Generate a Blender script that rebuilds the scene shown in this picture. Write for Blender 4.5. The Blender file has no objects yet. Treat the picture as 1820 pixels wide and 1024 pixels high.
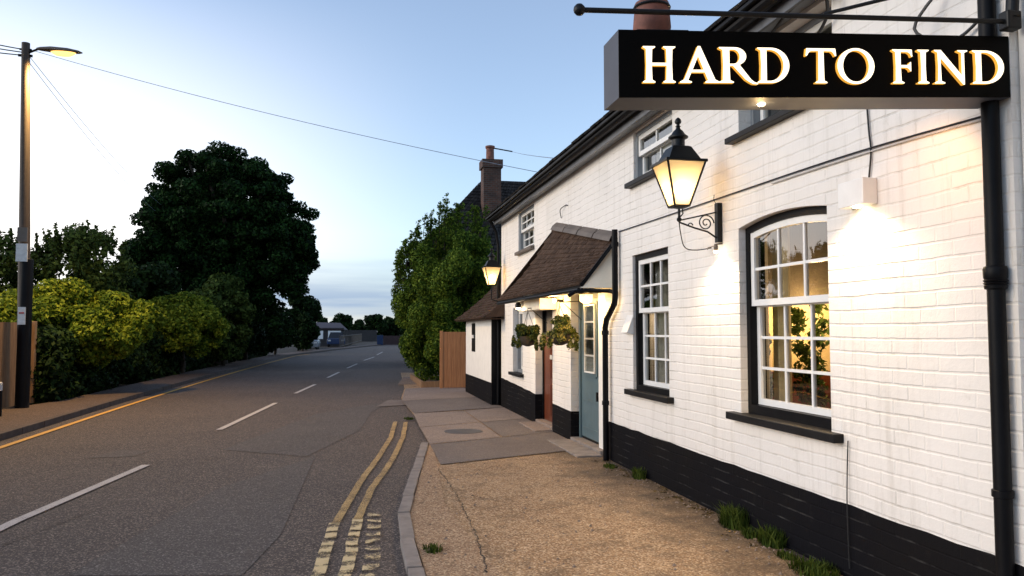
import bpy, math, random
import numpy as np
from mathutils import Vector, Matrix
R = math.radians
scene = bpy.context.scene
C = scene.collection

# ------------------------------------------------------------------ camera
FPX = 1400.0; YAW = math.atan(288/FPX); PITCH = math.atan(76/FPX); EYE = 1.6
cam_d = bpy.data.cameras.new('camera'); cam = bpy.data.objects.new('camera', cam_d); C.objects.link(cam)
cam.location = (0, 0, EYE); cam.rotation_euler = (math.pi/2+PITCH, 0, -YAW)
cam_d.sensor_width = 36; cam_d.lens = FPX/1820*36; cam_d.clip_end = 3000; cam_d.clip_start = .05
scene.camera = cam
# ------------------------------------------------------------------ sky, low sun behind the trees, exposure
SUN_EL, SUN_AZ = 16.0, -86.0          # azimuth from +Y, negative = towards -X (left)
world = bpy.data.worlds.new('World'); scene.world = world; world.use_nodes = True
wn = world.node_tree; wn.nodes.clear()
def WN(t, **k):
    n = wn.nodes.new(t)
    for a, b in k.items(): setattr(n, a, b)
    return n
sky = WN('ShaderNodeTexSky', sky_type='NISHITA', sun_disc=False, sun_elevation=R(SUN_EL), sun_rotation=R(SUN_AZ),
         altitude=0, air_density=1.0, dust_density=.7, ozone_density=3.5)
bg = WN('ShaderNodeBackground'); bg.inputs['Strength'].default_value = .15
out = WN('ShaderNodeOutputWorld')
# thin streaks of evening cloud low over the horizon
tc = WN('ShaderNodeTexCoord'); mp = WN('ShaderNodeMapping'); mp.inputs['Scale'].default_value = (1.6, 1.6, 26)
nz = WN('ShaderNodeTexNoise'); nz.inputs['Scale'].default_value = 1.3; nz.inputs['Detail'].default_value = 5
cr = WN('ShaderNodeValToRGB'); cr.color_ramp.elements[0].position = .40; cr.color_ramp.elements[1].position = .58; cr.color_ramp.elements[0].color = (.38,.38,.38,1)
sep = WN('ShaderNodeSeparateXYZ')
band = WN('ShaderNodeMapRange'); band.inputs['From Min'].default_value = .12; band.inputs['From Max'].default_value = .035
mul = WN('ShaderNodeMath', operation='MULTIPLY'); mul2 = WN('ShaderNodeMath', operation='MULTIPLY'); mul2.inputs[1].default_value = 1.0
mx = WN('ShaderNodeMix', data_type='RGBA'); mx.inputs['B'].default_value = (1.35, 1.8, 2.5, 1)
hs = WN('ShaderNodeHueSaturation'); hs.inputs['Saturation'].default_value = .76
wl = wn.links.new
wl(tc.outputs['Generated'], mp.inputs['Vector']); wl(mp.outputs[0], nz.inputs['Vector']); wl(nz.outputs['Fac'], cr.inputs[0])
wl(tc.outputs['Generated'], sep.inputs[0]); wl(sep.outputs['Z'], band.inputs['Value'])
wl(cr.outputs['Color'], mul.inputs[0]); wl(band.outputs[0], mul.inputs[1]); wl(mul.outputs[0], mul2.inputs[0])
# brighter pale glow of the after-sunset sky towards the sun
GLOW_AZ = -52.0
gd = WN('ShaderNodeVectorMath', operation='DOT_PRODUCT'); gd.inputs[1].default_value = (math.sin(R(GLOW_AZ)), math.cos(R(GLOW_AZ)), .12)
gm = WN('ShaderNodeMapRange'); gm.interpolation_type = 'SMOOTHERSTEP'; gm.inputs['From Min'].default_value = .45; gm.inputs['From Max'].default_value = .98
gx = WN('ShaderNodeMix', data_type='RGBA'); gx.inputs['B'].default_value = (6.9, 6.4, 6.0, 1)
gz = WN('ShaderNodeMapRange'); gz.inputs['From Min'].default_value = .40; gz.inputs['From Max'].default_value = .08; gmul = WN('ShaderNodeMath', operation='MULTIPLY')
wl(sep.outputs['Z'], gz.inputs['Value'])
wl(tc.outputs['Generated'], gd.inputs[0]); wl(gd.outputs['Value'], gm.inputs['Value'])
wl(sky.outputs[0], hs.inputs['Color']); wl(hs.outputs[0], gx.inputs['A']); wl(gm.outputs[0], gmul.inputs[0]); wl(gz.outputs[0], gmul.inputs[1]); wl(gmul.outputs[0], gx.inputs['Factor'])
wl(gx.outputs['Result'], mx.inputs['A']); wl(mul2.outputs[0], mx.inputs['Factor'])
wl(mx.outputs['Result'], bg.inputs['Color']); wl(bg.outputs[0], out.inputs[0])
sl = bpy.data.lights.new('sun', 'SUN'); sl.energy = .72; sl.angle = R(35); sl.color = (1, .87, .73)
so = bpy.data.objects.new('sun', sl); C.objects.link(so)
sd = Vector((math.sin(R(SUN_AZ))*math.cos(R(SUN_EL)), math.cos(R(SUN_AZ))*math.cos(R(SUN_EL)), math.sin(R(SUN_EL))))
so.rotation_euler = (-sd).to_track_quat('-Z', 'Y').to_euler(); so.location = (-20, 10, 20)
vs = scene.view_settings; vs.view_transform = 'Standard'; vs.look = 'None'; vs.exposure = 0.92; vs.gamma = 1
vs.use_curve_mapping = False
scene.cycles.max_bounces = 8; scene.cycles.transparent_max_bounces = 24; scene.cycles.sample_clamp_indirect = 6
scene.cycles.use_denoising = True

# ------------------------------------------------------------------ helpers
_t, _p = YAW, PITCH
CF = Vector((math.sin(_t)*math.cos(_p), math.cos(_t)*math.cos(_p), math.sin(_p)))
CR = Vector((math.cos(_t), -math.sin(_t), 0)); CU = CR.cross(CF)
def ray(px, py): return CF + CR*((px-910)/FPX) + CU*((512-py)/FPX)
def G(px, py, z=0.0):                      # where a ground mark of the photo lies on the ground
    d = ray(px, py); t = (z-EYE)/d.z; return (d.x*t, d.y*t)
def YP(px, py, y):                         # point of the plane at distance y
    d = ray(px, py); t = y/d.y; return Vector((d.x*t, y, EYE+d.z*t))

class MB:
    def __init__(s): s.v = []; s.f = []; s.m = []; s.mi = 0
    def add(s, vs, fs):
        o = len(s.v); s.v += [tuple(q) for q in vs]
        for f in fs: s.f.append([o+i for i in f]); s.m.append(s.mi)
        return s
    def box(s, x0, x1, y0, y1, z0, z1, M=None):
        v = [Vector(q) for q in ((x0,y0,z0),(x1,y0,z0),(x1,y1,z0),(x0,y1,z0),(x0,y0,z1),(x1,y0,z1),(x1,y1,z1),(x0,y1,z1))]
        if M: v = [M @ q for q in v]
        return s.add(v, [(0,3,2,1),(4,5,6,7),(0,1,5,4),(1,2,6,5),(2,3,7,6),(3,0,4,7)])
    def quad(s, a, b, c, d): return s.add([a,b,c,d], [(0,1,2,3)])
    def tri(s, a, b, c): return s.add([a,b,c], [(0,1,2)])
    def prism(s, poly, z0, z1):            # plan polygon (x,y)
        n = len(poly); v = [(x,y,z0) for x,y in poly]+[(x,y,z1) for x,y in poly]
        return s.add(v, [list(range(n))[::-1], [n+i for i in range(n)]]+[(i,(i+1)%n,n+(i+1)%n,n+i) for i in range(n)])
    def sheet(s, poly, z): return s.add([(x,y,z) for x,y in poly], [list(range(len(poly)))])
    def tube(s, pts, r, n=8, cap=True):
        pts = [Vector(p) for p in pts]; rs = r if isinstance(r, (list,tuple)) else [r]*len(pts)
        rings = []; up = None
        for i, p in enumerate(pts):
            d = (pts[min(i+1,len(pts)-1)]-pts[max(i-1,0)]).normalized()
            if up is None: up = Vector((0,0,1)) if abs(d.z) < .9 else Vector((1,0,0))
            a = d.cross(up); a.normalize(); b = a.cross(d); up = b
            rings.append([p+(a*math.cos(2*math.pi*k/n)+b*math.sin(2*math.pi*k/n))*rs[i] for k in range(n)])
        v = [q for g in rings for q in g]; f = []
        for i in range(len(pts)-1):
            for k in range(n): f.append((i*n+k, i*n+(k+1)%n, (i+1)*n+(k+1)%n, (i+1)*n+k))
        if cap: f += [list(range(n)), [(len(pts)-1)*n+k for k in range(n)][::-1]]
        return s.add(v, f)
    def lathe(s, c, prof, n=20, rot=0):    # prof: (r, z)
        v = []; f = []
        for r, z in prof:
            for k in range(n):
                a = 2*math.pi*k/n+rot; v.append((c[0]+r*math.cos(a), c[1]+r*math.sin(a), c[2]+z))
        for i in range(len(prof)-1):
            for k in range(n): f.append((i*n+k, i*n+(k+1)%n, (i+1)*n+(k+1)%n, (i+1)*n+k))
        f += [list(range(n))[::-1], [(len(prof)-1)*n+k for k in range(n)]]
        return s.add(v, f)
    def build(s, name, mats, parent=None, smooth=False, bevel=0, loc=None):
        me = bpy.data.meshes.new(name); me.from_pydata(s.v, [], s.f)
        if not isinstance(mats, (list,tuple)): mats = [mats]
        for m in mats: me.materials.append(m)
        if len(mats) > 1: me.polygons.foreach_set('material_index', s.m)
        me.update()
        if smooth:
            me.polygons.foreach_set('use_smooth', [True]*len(me.polygons))
            me.set_sharp_from_angle(angle=R(38))
        o = bpy.data.objects.new(name, me); C.objects.link(o)
        if loc is not None:
            me.transform(Matrix.Translation(-Vector(loc))); o.location = loc
        if parent: 
            o.parent = parent; o.matrix_parent_inverse = Matrix.Translation(-parent.location) if parent.parent is None else parent.matrix_parent_inverse.copy() if False else Matrix.Identity(4)
            if parent.parent is None:
                o.matrix_parent_inverse = Matrix.Identity(4); off = Vector(parent.location)
            else: off = Vector(parent.location)+Vector(parent.parent.location)
            o.location = Vector(o.location) - off
        if bevel:
            b = o.modifiers.new('bevel', 'BEVEL'); b.width = bevel; b.segments = 2; b.limit_method = 'ANGLE'
        return o
def tag(o, label=None, cat=None, group=None, kind=None):
    if label: o['label'] = label
    if cat: o['category'] = cat
    if group: o['group'] = group
    if kind: o['kind'] = kind
    return o
def empty(name, loc, label, cat, group=None):
    o = bpy.data.objects.new(name, None); C.objects.link(o); o.location = loc; o.empty_display_size = .2
    return tag(o, label, cat, group)
def copy_thing(root, loc, label=None):
    r = root.copy(); C.objects.link(r); r.location = loc
    if label: r['label'] = label
    for ch in list(root.children):
        c = ch.copy(); C.objects.link(c); c.parent = r
        for g in list(ch.children):
            d = g.copy(); C.objects.link(d); d.parent = c
    return r

def tiled(mb, a, b, c, d, rows, n, rg):   # a-b ridge, d-c eave
    a,b,c,d = map(Vector,(a,b,c,d))
    nrm = (b-a).cross(d-a) if (b-a).length > .01 else (c-b).cross(d-a); nrm.normalize()
    if nrm.z < 0: nrm = -nrm
    for r_ in range(rows):
        v0, v1 = r_/rows, min(1,(r_+1.08)/rows)
        for k in range(n):
            u0, u1 = k/n, (k+1)/n-.002; P = lambda u,v: a.lerp(b,u).lerp(d.lerp(c,u),v); j = nrm*rg.uniform(.02,.045)
            mb.add([P(u0,v0),P(u1,v0),P(u1,v1)+j,P(u0,v1)+j,P(u1,v1),P(u0,v1)], [(0,1,2,3),(3,2,4,5)])
# ------------------------------------------------------------------ materials
class Mat:
    def __init__(s, name):
        s.m = bpy.data.materials.new(name); s.m.use_nodes = True; s.t = s.m.node_tree; s.t.nodes.clear()
        s.out = s.n('ShaderNodeOutputMaterial'); s.b = s.n('ShaderNodeBsdfPrincipled'); s.l(s.b.outputs[0], s.out.inputs[0])
    def n(s, t, **k):
        q = s.t.nodes.new(t)
        for a, b in k.items(): setattr(q, a, b)
        return q
    def l(s, a, b): s.t.links.new(a, b)
    def set(s, **k):
        for a, b in k.items():
            i = s.b.inputs[a.replace('_', ' ')]
            i.default_value = (*b, 1) if isinstance(b, tuple) and len(b) == 3 else b
        return s
    def coord(s, scale=(1,1,1), kind='Object', rot=(0,0,0)):
        t = s.n('ShaderNodeTexCoord'); m = s.n('ShaderNodeMapping'); m.inputs['Scale'].default_value = scale; m.inputs['Rotation'].default_value = rot
        s.l(t.outputs[kind], m.inputs[0]); return m.outputs[0]
    def noise(s, vec, scale=5, detail=4, rough=.55, col=False):
        q = s.n('ShaderNodeTexNoise'); q.inputs['Scale'].default_value = scale; q.inputs['Detail'].default_value = detail; q.inputs['Roughness'].default_value = rough
        s.l(vec, q.inputs['Vector']); return q.outputs['Color' if col else 'Fac']
    def ramp(s, fac, stops, interp='LINEAR'):
        q = s.n('ShaderNodeValToRGB'); q.color_ramp.interpolation = interp; e = q.color_ramp.elements
        while len(e) < len(stops): e.new(.5)
        for i, (p, c) in enumerate(stops): e[i].position = p; e[i].color = (*c, 1) if isinstance(c, tuple) else (c, c, c, 1)
        s.l(fac, q.inputs[0]); return q.outputs[0]
    def mix(s, f, a, b, mode='MIX'):
        q = s.n('ShaderNodeMix', data_type='RGBA', blend_type=mode)
        for k, v in (('Factor', f), ('A', a), ('B', b)):
            if hasattr(v, 'links') : s.l(v, q.inputs[k])
            else: q.inputs[k].default_value = (*v, 1) if isinstance(v, tuple) else v
        return q.outputs['Result']
    def math(s, op, a, b=0.0):
        q = s.n('ShaderNodeMath', operation=op)
        for i, v in enumerate((a, b)):
            if hasattr(v, 'links'): s.l(v, q.inputs[i])
            else: q.inputs[i].default_value = v
        return q.outputs[0]
    def bump(s, h, strength=.5, dist=.01, base=None):
        q = s.n('ShaderNodeBump'); q.inputs['Strength'].default_value = strength; q.inputs['Distance'].default_value = dist
        s.l(h, q.inputs['Height'])
        if base: s.l(base, q.inputs['Normal'])
        return q.outputs[0]
def simple(name, col, rough=.5, metal=0.0, var=.25, vscale=6, bump=.15, bscale=40, spec=None, dist=.003):
    m = Mat(name); v = m.coord()
    n = m.noise(v, vscale, 6, .6)
    m.l(m.ramp(n, [(.3, tuple(c*(1-var) for c in col)), (.7, tuple(min(1, c*(1+var)) for c in col))]), m.b.inputs['Base Color'])
    m.set(Roughness=rough, Metallic=metal)
    if spec is not None: m.b.inputs['Specular IOR Level'].default_value = spec
    if bump: m.l(m.bump(m.noise(v, bscale, 5, .65), bump, dist), m.b.inputs['Normal'])
    return m.m
def emis(name, col, st):
    m = Mat(name); m.set(Base_Color=col, Emission_Color=col, Emission_Strength=st); return m.m

def brick_height(m, wob=.012, mortar=.012, perp=True, bw=.25, rh=.088):
    # wall plane is YZ: brick x <- object Y, brick y <- object Z, courses wander a little
    t = m.n('ShaderNodeTexCoord'); sp = m.n('ShaderNodeSeparateXYZ'); m.l(t.outputs['Object'], sp.inputs[0])
    n1 = m.noise(t.outputs['Object'], .9, 3); n2 = m.noise(t.outputs['Object'], 7, 3)
    y = m.math('ADD', sp.outputs['Y'], sp.outputs['X'])
    y = m.math('ADD', y, m.math('MULTIPLY', n2, .03))
    z = m.math('ADD', sp.outputs['Z'], m.math('ADD', m.math('MULTIPLY', n1, wob*4), m.math('MULTIPLY', n2, wob)))
    cb = m.n('ShaderNodeCombineXYZ'); m.l(y, cb.inputs[0]); m.l(z, cb.inputs[1])
    bt = m.n('ShaderNodeTexBrick'); bt.offset = .5; bt.inputs['Scale'].default_value = 1
    bt.inputs['Brick Width'].default_value = bw; bt.inputs['Row Height'].default_value = rh
    bt.inputs['Mortar Size'].default_value = mortar; bt.inputs['Mortar Smooth'].default_value = .6
    bt.inputs['Color1'].default_value = (0,0,0,1); bt.inputs['Color2'].default_value = (1,1,1,1)
    m.l(cb.outputs[0], bt.inputs['Vector'])
    m.perp = bt.outputs['Fac']; cb2 = m.n('ShaderNodeTexBrick'); cb2.inputs['Scale'].default_value = 1; cb2.inputs['Brick Width'].default_value = 90; cb2.inputs['Row Height'].default_value = rh
    cb2.inputs['Mortar Size'].default_value = mortar*1.15; cb2.inputs['Mortar Smooth'].default_value = .7; m.l(cb.outputs[0], cb2.inputs['Vector']); m.course = cb2.outputs['Fac']
    return bt, t.outputs['Object']

# painted brick
def painted_brick(name, col, col2, rough=.55, depth=.008, dirt=(.55,.5,.42), mort=.009, wob=.012, spec=.3, streak=False, perps=True, joint_dirt_glint=(.30,.27,.22), jd=.45):
    m = Mat(name); bt, v = brick_height(m, mortar=mort, wob=wob)
    keep = m.ramp(m.noise(v, 2.3, 3), [(.40, .12), (.62, .75)]); joint = m.math('MAXIMUM', m.math('MULTIPLY', m.course, .9), m.math('MULTIPLY', m.perp, keep if perps else 0.0))
    inv = m.math('SUBTRACT', 1.0, joint)
    fine = m.noise(v, 60, 6, .7); med = m.noise(v, 14, 4, .6)
    h = m.math('ADD', m.math('MULTIPLY', inv, .75), m.math('ADD', m.math('MULTIPLY', med, .55), m.math('MULTIPLY', fine, .28)))
    h = m.math('ADD', h, m.math('MULTIPLY', bt.outputs['Color'], .30))
    m.l(m.bump(h, .5, depth), m.b.inputs['Normal'])
    base = m.mix(m.ramp(m.noise(v, 1.4, 5, .6), [(.35, 0.0), (.7, 1.0)]), col, col2)
    base = m.mix(m.ramp(m.noise(v, 5.5, 8, .75), [(.60, 0.0), (.74, .5)]), base, dirt)
    crack = m.math('MULTIPLY', joint, m.ramp(m.noise(v, 3.1, 5, .7), [(.50, 0.0), (.66, jd)]))
    base = m.mix(crack, base, joint_dirt_glint)
    if streak:   # rain streaks and grime
        sm = m.coord((1, 9, .7)); st_ = m.ramp(m.noise(sm, 1.0, 7, .7), [(.52, 0.0), (.74, .38)]); base = m.mix(st_, base, (.42,.38,.31))
    m.l(base, m.b.inputs['Base Color']); m.set(Roughness=rough); m.b.inputs['Specular IOR Level'].default_value = spec; return m.m
M = {}
M['wall'] = painted_brick('white painted brick', (.83,.785,.73), (.77,.73,.675), streak=True)
M['wall2'] = painted_brick('rough whitewashed brick', (.62,.53,.45), (.42,.35,.30), .8, .022, (.25,.22,.2), .018, .02)
M['plinth'] = painted_brick('black painted brick', (.007,.007,.009), (.010,.009,.009), .75, .007, (.030,.026,.022), .007, spec=.05, perps=False, joint_dirt_glint=(.055,.053,.05), jd=1.0)  # paler joints carry the highlights along the courses in their colour
M['render'] = simple('white painted render', (.76,.74,.70), .6, var=.06, bump=.25, bscale=25)
M['cream'] = simple('cream painted plaster', (.80,.72,.58), .6, var=.07, bump=.2, bscale=30)
M['white'] = simple('white gloss paint', (.80,.79,.76), .32, var=.05, bump=.08)
M['greypaint'] = simple('grey painted timber', (.20,.22,.24), .4, var=.15)
M['black'] = simple('black gloss paint', (.005,.005,.006), .45, var=.3, bump=.12, bscale=60, spec=.12)
M['blackm'] = simple('black painted iron', (.007,.0075,.008), .42, metal=0, var=.4, bump=.3, bscale=90, spec=.25)
M['sill'] = simple('black painted stone sill', (.008,.008,.009), .5, var=.5, bump=.4, bscale=35, spec=.2)
M['blue'] = simple('grey blue door paint', (.085,.135,.155), .4, var=.12)
M['gutter'] = simple('grey painted gutter', (.10,.105,.115), .35, var=.3)
M['steel'] = simple('brushed dark steel', (.065,.075,.10), .6, metal=.3, var=.2, vscale=2, bump=.05)
M['terra'] = simple('terracotta', (.20,.070,.045), .7, var=.5, vscale=9, bump=.5, bscale=30)
M['kerbdark'] = simple('dirty kerb stone', (.075,.055,.045), .85, var=.35, vscale=5, bump=.5, bscale=60, dist=.006)
M['concrete'] = simple('old concrete kerb', (.22,.19,.17), .85, var=.25, vscale=7, bump=.5, bscale=60, dist=.006)
M['lead'] = simple('lead flashing', (.115,.090,.070), .6, var=.3, vscale=3, bump=.4, bscale=8, dist=.01)
M['rubber'] = simple('black cable', (.015,.015,.015), .5, bump=0)
M['wirewhite'] = simple('painted over cable', (.60,.57,.53), .5, bump=0)
M['wireblue'] = simple('overhead wire', (.22,.26,.32), .6, bump=0)
M['soil'] = simple('dark soil', (.022,.016,.011), .95, var=.5, vscale=12, bump=1, bscale=20, dist=.03)
M['label'] = simple('white notice plate', (.55,.55,.53), .5, var=.15, vscale=20)
M['redplate'] = simple('red print', (.35,.03,.02), .5)
M['blueprint'] = simple('blue print', (.03,.09,.28), .5)
M['carblue'] = simple('blue car paint', (.02,.04,.10), .2, var=.1, bump=0)
M['carsilver'] = simple('silver car paint', (.35,.38,.42), .2, metal=.5, var=.1, bump=0)
M['farwall'] = simple('dark far wall', (.035,.032,.032), .9)
M['carred'] = simple('dull red hoarding', (.035,.012,.012), .5)
M['dglass'] = simple('dark glass', (.01,.012,.015), .06, bump=0)
M['chalk'] = simple('pale curtain', (.50,.48,.43), .9, var=.15, vscale=12, bump=.3)
M['blind'] = simple('cream blind', (.62,.50,.30), .9, var=.1)
M['roomwall'] = simple('dim interior plaster', (.30,.22,.13), .9)
M['roomdark'] = simple('dark interior', (.05,.04,.03), .9)
def wood(name, a, b, axis_scale=(14,14,1.2), rough=.7):
    m = Mat(name); v = m.coord(axis_scale); n = m.noise(v, 2.2, 8, .65)
    m.l(m.ramp(n, [(.3, a), (.7, b)]), m.b.inputs['Base Color']); m.l(m.bump(n, .5, .004), m.b.inputs['Normal']); m.set(Roughness=rough); return m.m
M['fencewood'] = wood('weathered fence boards', (.17,.095,.045), (.34,.20,.10))
M['gatewood'] = wood('orange stained boards', (.34,.14,.055), (.52,.24,.10))
M['polewood'] = wood('creosoted pole', (.028,.019,.013), (.065,.044,.030), (20,20,.8))
M['doorwood'] = wood('varnished red brown door', (.085,.020,.009), (.15,.040,.016), (12,12,1.0), .35)
M['bark'] = wood('bark', (.028,.020,.013), (.06,.045,.03), (8,8,2), .95)
# roof tiles
def tiles(name, a, b, sc=9):
    m = Mat(name); v = m.coord(); g = m.n('ShaderNodeNewGeometry')
    c = m.ramp(g.outputs['Random Per Island'], [(0, a), (1, b)])
    c = m.mix(m.ramp(m.noise(v, sc, 7, .7), [(.35, 0.0), (.75, .7)]), c, tuple(x*.45 for x in a))
    m.l(c, m.b.inputs['Base Color']); m.l(m.bump(m.noise(v, 45, 6, .7), .9, .012), m.b.inputs['Normal']); m.set(Roughness=.85); m.b.inputs['Specular IOR Level'].default_value = .12; return m.m
M['tile'] = tiles('brown clay tiles', (.055,.034,.024), (.105,.066,.046))
M['slate'] = tiles('dark slate tiles', (.020,.019,.019), (.05,.045,.042))
M['redbrick'] = None
def brick_red():
    m = Mat('old red brick'); v = m.coord((1,1,1)); t = m.n('ShaderNodeTexCoord'); sp = m.n('ShaderNodeSeparateXYZ'); m.l(t.outputs['Object'], sp.inputs[0])
    cb = m.n('ShaderNodeCombineXYZ'); m.l(m.math('ADD', sp.outputs['X'], sp.outputs['Y']), cb.inputs[0]); m.l(sp.outputs['Z'], cb.inputs[1])
    bt = m.n('ShaderNodeTexBrick'); bt.inputs['Scale'].default_value = 1; bt.inputs['Brick Width'].default_value = .23; bt.inputs['Row Height'].default_value = .09; bt.inputs['Mortar Size'].default_value = .012
    bt.inputs['Color1'].default_value = (.15,.055,.03,1); bt.inputs['Color2'].default_value = (.07,.03,.02,1); bt.inputs['Mortar'].default_value = (.12,.10,.08,1)
    m.l(cb.outputs[0], bt.inputs['Vector']); m.l(m.mix(m.ramp(m.noise(v,2,6),[(.4,0.0),(.7,.7)]), bt.outputs['Color'], (.03,.02,.016)), m.b.inputs['Base Color']); m.set(Roughness=.9); return m.m
M['redbrick'] = brick_red()
# asphalt
def asphalt(name, a, b, chips, chipamt=.66, rough=.85, bumpd=.006, sc=160, tint=None, patchsc=.7, crack=1.0, wall_dirt=False):
    m = Mat(name); v = m.coord()
    big = m.noise(v, patchsc, 6, .6); fine = m.noise(v, sc, 3, .7); mid = m.noise(v, 9, 6, .7)
    c = m.mix(m.ramp(big, [(.35, 0.0), (.65, 1.0)]), a, b)
    c = m.mix(m.ramp(mid, [(.35, .35), (.65, 0.0)]), c, tuple(x*.5 for x in a))
    vo = m.n('ShaderNodeTexVoronoi'); vo.inputs['Scale'].default_value = sc*.9; m.l(v, vo.inputs['Vector'])
    sp = m.n('ShaderNodeSeparateColor'); m.l(vo.outputs['Color'], sp.inputs[0])
    c = m.mix(m.ramp(sp.outputs[0], [(chipamt, 0.0), (min(.99, chipamt+.25), .85)]), c, chips)
    c = m.mix(m.ramp(sp.outputs[1], [(.55, 0.0), (.9, .7)]), c, tuple(x*.35 for x in a))
    # meandering cracks
    w = m.n('ShaderNodeTexVoronoi', feature='DISTANCE_TO_EDGE'); w.inputs['Scale'].default_value = .42
    add = m.n('ShaderNodeVectorMath', operation='ADD'); sc2 = m.n('ShaderNodeVectorMath', operation='SCALE'); sc2.inputs['Scale'].default_value = .9
    m.l(m.noise(v, 1.6, 8, .65, True), sc2.inputs[0]); m.l(v, add.inputs[0]); m.l(sc2.outputs[0], add.inputs[1]); m.l(add.outputs[0], w.inputs['Vector'])
    ck = m.math('MULTIPLY', m.ramp(w.outputs['Distance'], [(0, 1.0), (.006, 0.0)]), m.ramp(m.noise(v, .8, 3), [(.52, 0.0), (.64, .6*crack)]))
    c = m.mix(ck, c, (.012,.010,.009))
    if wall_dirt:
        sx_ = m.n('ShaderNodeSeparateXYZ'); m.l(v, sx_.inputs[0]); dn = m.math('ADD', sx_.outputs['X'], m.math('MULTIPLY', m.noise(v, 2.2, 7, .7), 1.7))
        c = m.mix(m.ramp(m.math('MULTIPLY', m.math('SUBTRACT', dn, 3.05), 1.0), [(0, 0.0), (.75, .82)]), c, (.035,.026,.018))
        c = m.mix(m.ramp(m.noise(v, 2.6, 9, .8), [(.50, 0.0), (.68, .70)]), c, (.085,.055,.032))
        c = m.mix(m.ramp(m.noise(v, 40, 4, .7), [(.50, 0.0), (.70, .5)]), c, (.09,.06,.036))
    m.l(c, m.b.inputs['Base Color'])
    h = m.math('SUBTRACT', m.math('ADD', sp.outputs[0], m.math('MULTIPLY', fine, .8)), m.math('MULTIPLY', ck, 2.0))
    m.l(m.bump(h, .8, bumpd), m.b.inputs['Normal']); m.set(Roughness=rough); return m.m
M['road'] = asphalt('road asphalt', (.070,.054,.047), (.095,.074,.064), (.32,.25,.20), .66, crack=0, bumpd=.010, sc=105)
M['patch'] = asphalt('patched asphalt', (.084,.069,.062), (.102,.084,.076), (.28,.25,.22), .74, crack=0, sc=110)
M['patchd'] = asphalt('dark patched asphalt', (.055,.043,.038), (.070,.056,.048), (.24,.20,.17), .76, crack=0, sc=80)
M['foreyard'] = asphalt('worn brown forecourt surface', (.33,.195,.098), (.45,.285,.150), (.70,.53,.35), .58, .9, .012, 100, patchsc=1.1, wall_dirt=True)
M['foreyard2'] = asphalt('worn brown surface strip', (.31,.190,.108), (.38,.24,.14), (.62,.47,.31), .6, .9, .012, 100, patchsc=1.1)
M['footway'] = asphalt('footway asphalt', (.090,.060,.047), (.12,.080,.062), (.26,.2,.16), .74, crack=0, sc=80)
M['flag'] = asphalt('concrete paving', (.24,.185,.155), (.31,.245,.205), (.38,.32,.28), .86, .85, .002, 120)
M['flagd'] = asphalt('dull concrete paving', (.155,.125,.110), (.20,.165,.145), (.29,.25,.22), .86, .85, .002, 120)
M['manhole'] = simple('worn iron cover', (.075,.068,.062), .55, var=.3, bump=.6, bscale=70)
def paint(name, col, wear):
    m = Mat(name); v = m.coord(); n = m.noise(v, 110, 5, .8); n2 = m.noise(v, 3.5, 4, .6)
    f = m.ramp(m.math('ADD', m.math('MULTIPLY', n, .80), m.math('MULTIPLY', n2, .20)), [(wear, 0.0), (wear+.05, 1.0)])
    m.l(m.mix(m.noise(v, 25, 4), tuple(c*.75 for c in col), col), m.b.inputs['Base Color']); m.set(Roughness=.75)
    tr = m.n('ShaderNodeBsdfTransparent'); ms = m.n('ShaderNodeMixShader'); m.l(f, ms.inputs[0]); m.l(tr.outputs[0], ms.inputs[1]); m.l(m.b.outputs[0], ms.inputs[2]); m.l(ms.outputs[0], m.out.inputs[0]); return m.m
M['yellow'] = paint('worn yellow road paint', (.56,.37,.14), .455)
M['yellowlit'] = paint('lamplit worn yellow road paint', (.66,.50,.28), .47)  # paler copy of the yellow paint, lamp glare put into its colour
def banded(th=.53):
    m = Mat('lamplit yellow paint worn into bars'); t = m.n('ShaderNodeTexCoord'); v = t.outputs['Object']; sp = m.n('ShaderNodeSeparateXYZ'); m.l(v, sp.inputs[0])
    w = m.math('ADD', m.math('MULTIPLY', sp.outputs['Y'], 2*math.pi/.215), m.math('MULTIPLY', m.noise(v, 4, 4, .6), 9.0))
    w = m.math('ADD', m.math('MULTIPLY', m.math('SINE', w), .105), m.math('ADD', m.math('MULTIPLY', m.noise(v, 100, 5, .8), .7), m.math('MULTIPLY', m.noise(v, 14, 4, .7), .55)))
    f = m.ramp(w, [(th, 0.0), (th+.09, 1.0)]); m.l(m.mix(m.noise(v, 25, 4), (.50,.36,.16), (.72,.58,.34)), m.b.inputs['Base Color']); m.set(Roughness=.75)  # lamp glare is in the paler colours; the gaps are wear
    tr = m.n('ShaderNodeBsdfTransparent'); ms = m.n('ShaderNodeMixShader'); m.l(f, ms.inputs[0]); m.l(tr.outputs[0], ms.inputs[1]); m.l(m.b.outputs[0], ms.inputs[2]); m.l(ms.outputs[0], m.out.inputs[0]); return m.m
M['yellowbars_lit'] = banded()
M['yellowfaint'] = banded(.66)
M['yellow2'] = paint('yellow road paint', (.70,.38,.07), .36)
M['whitepaint'] = paint('worn white road paint', (.55,.50,.46), .40)
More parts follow.
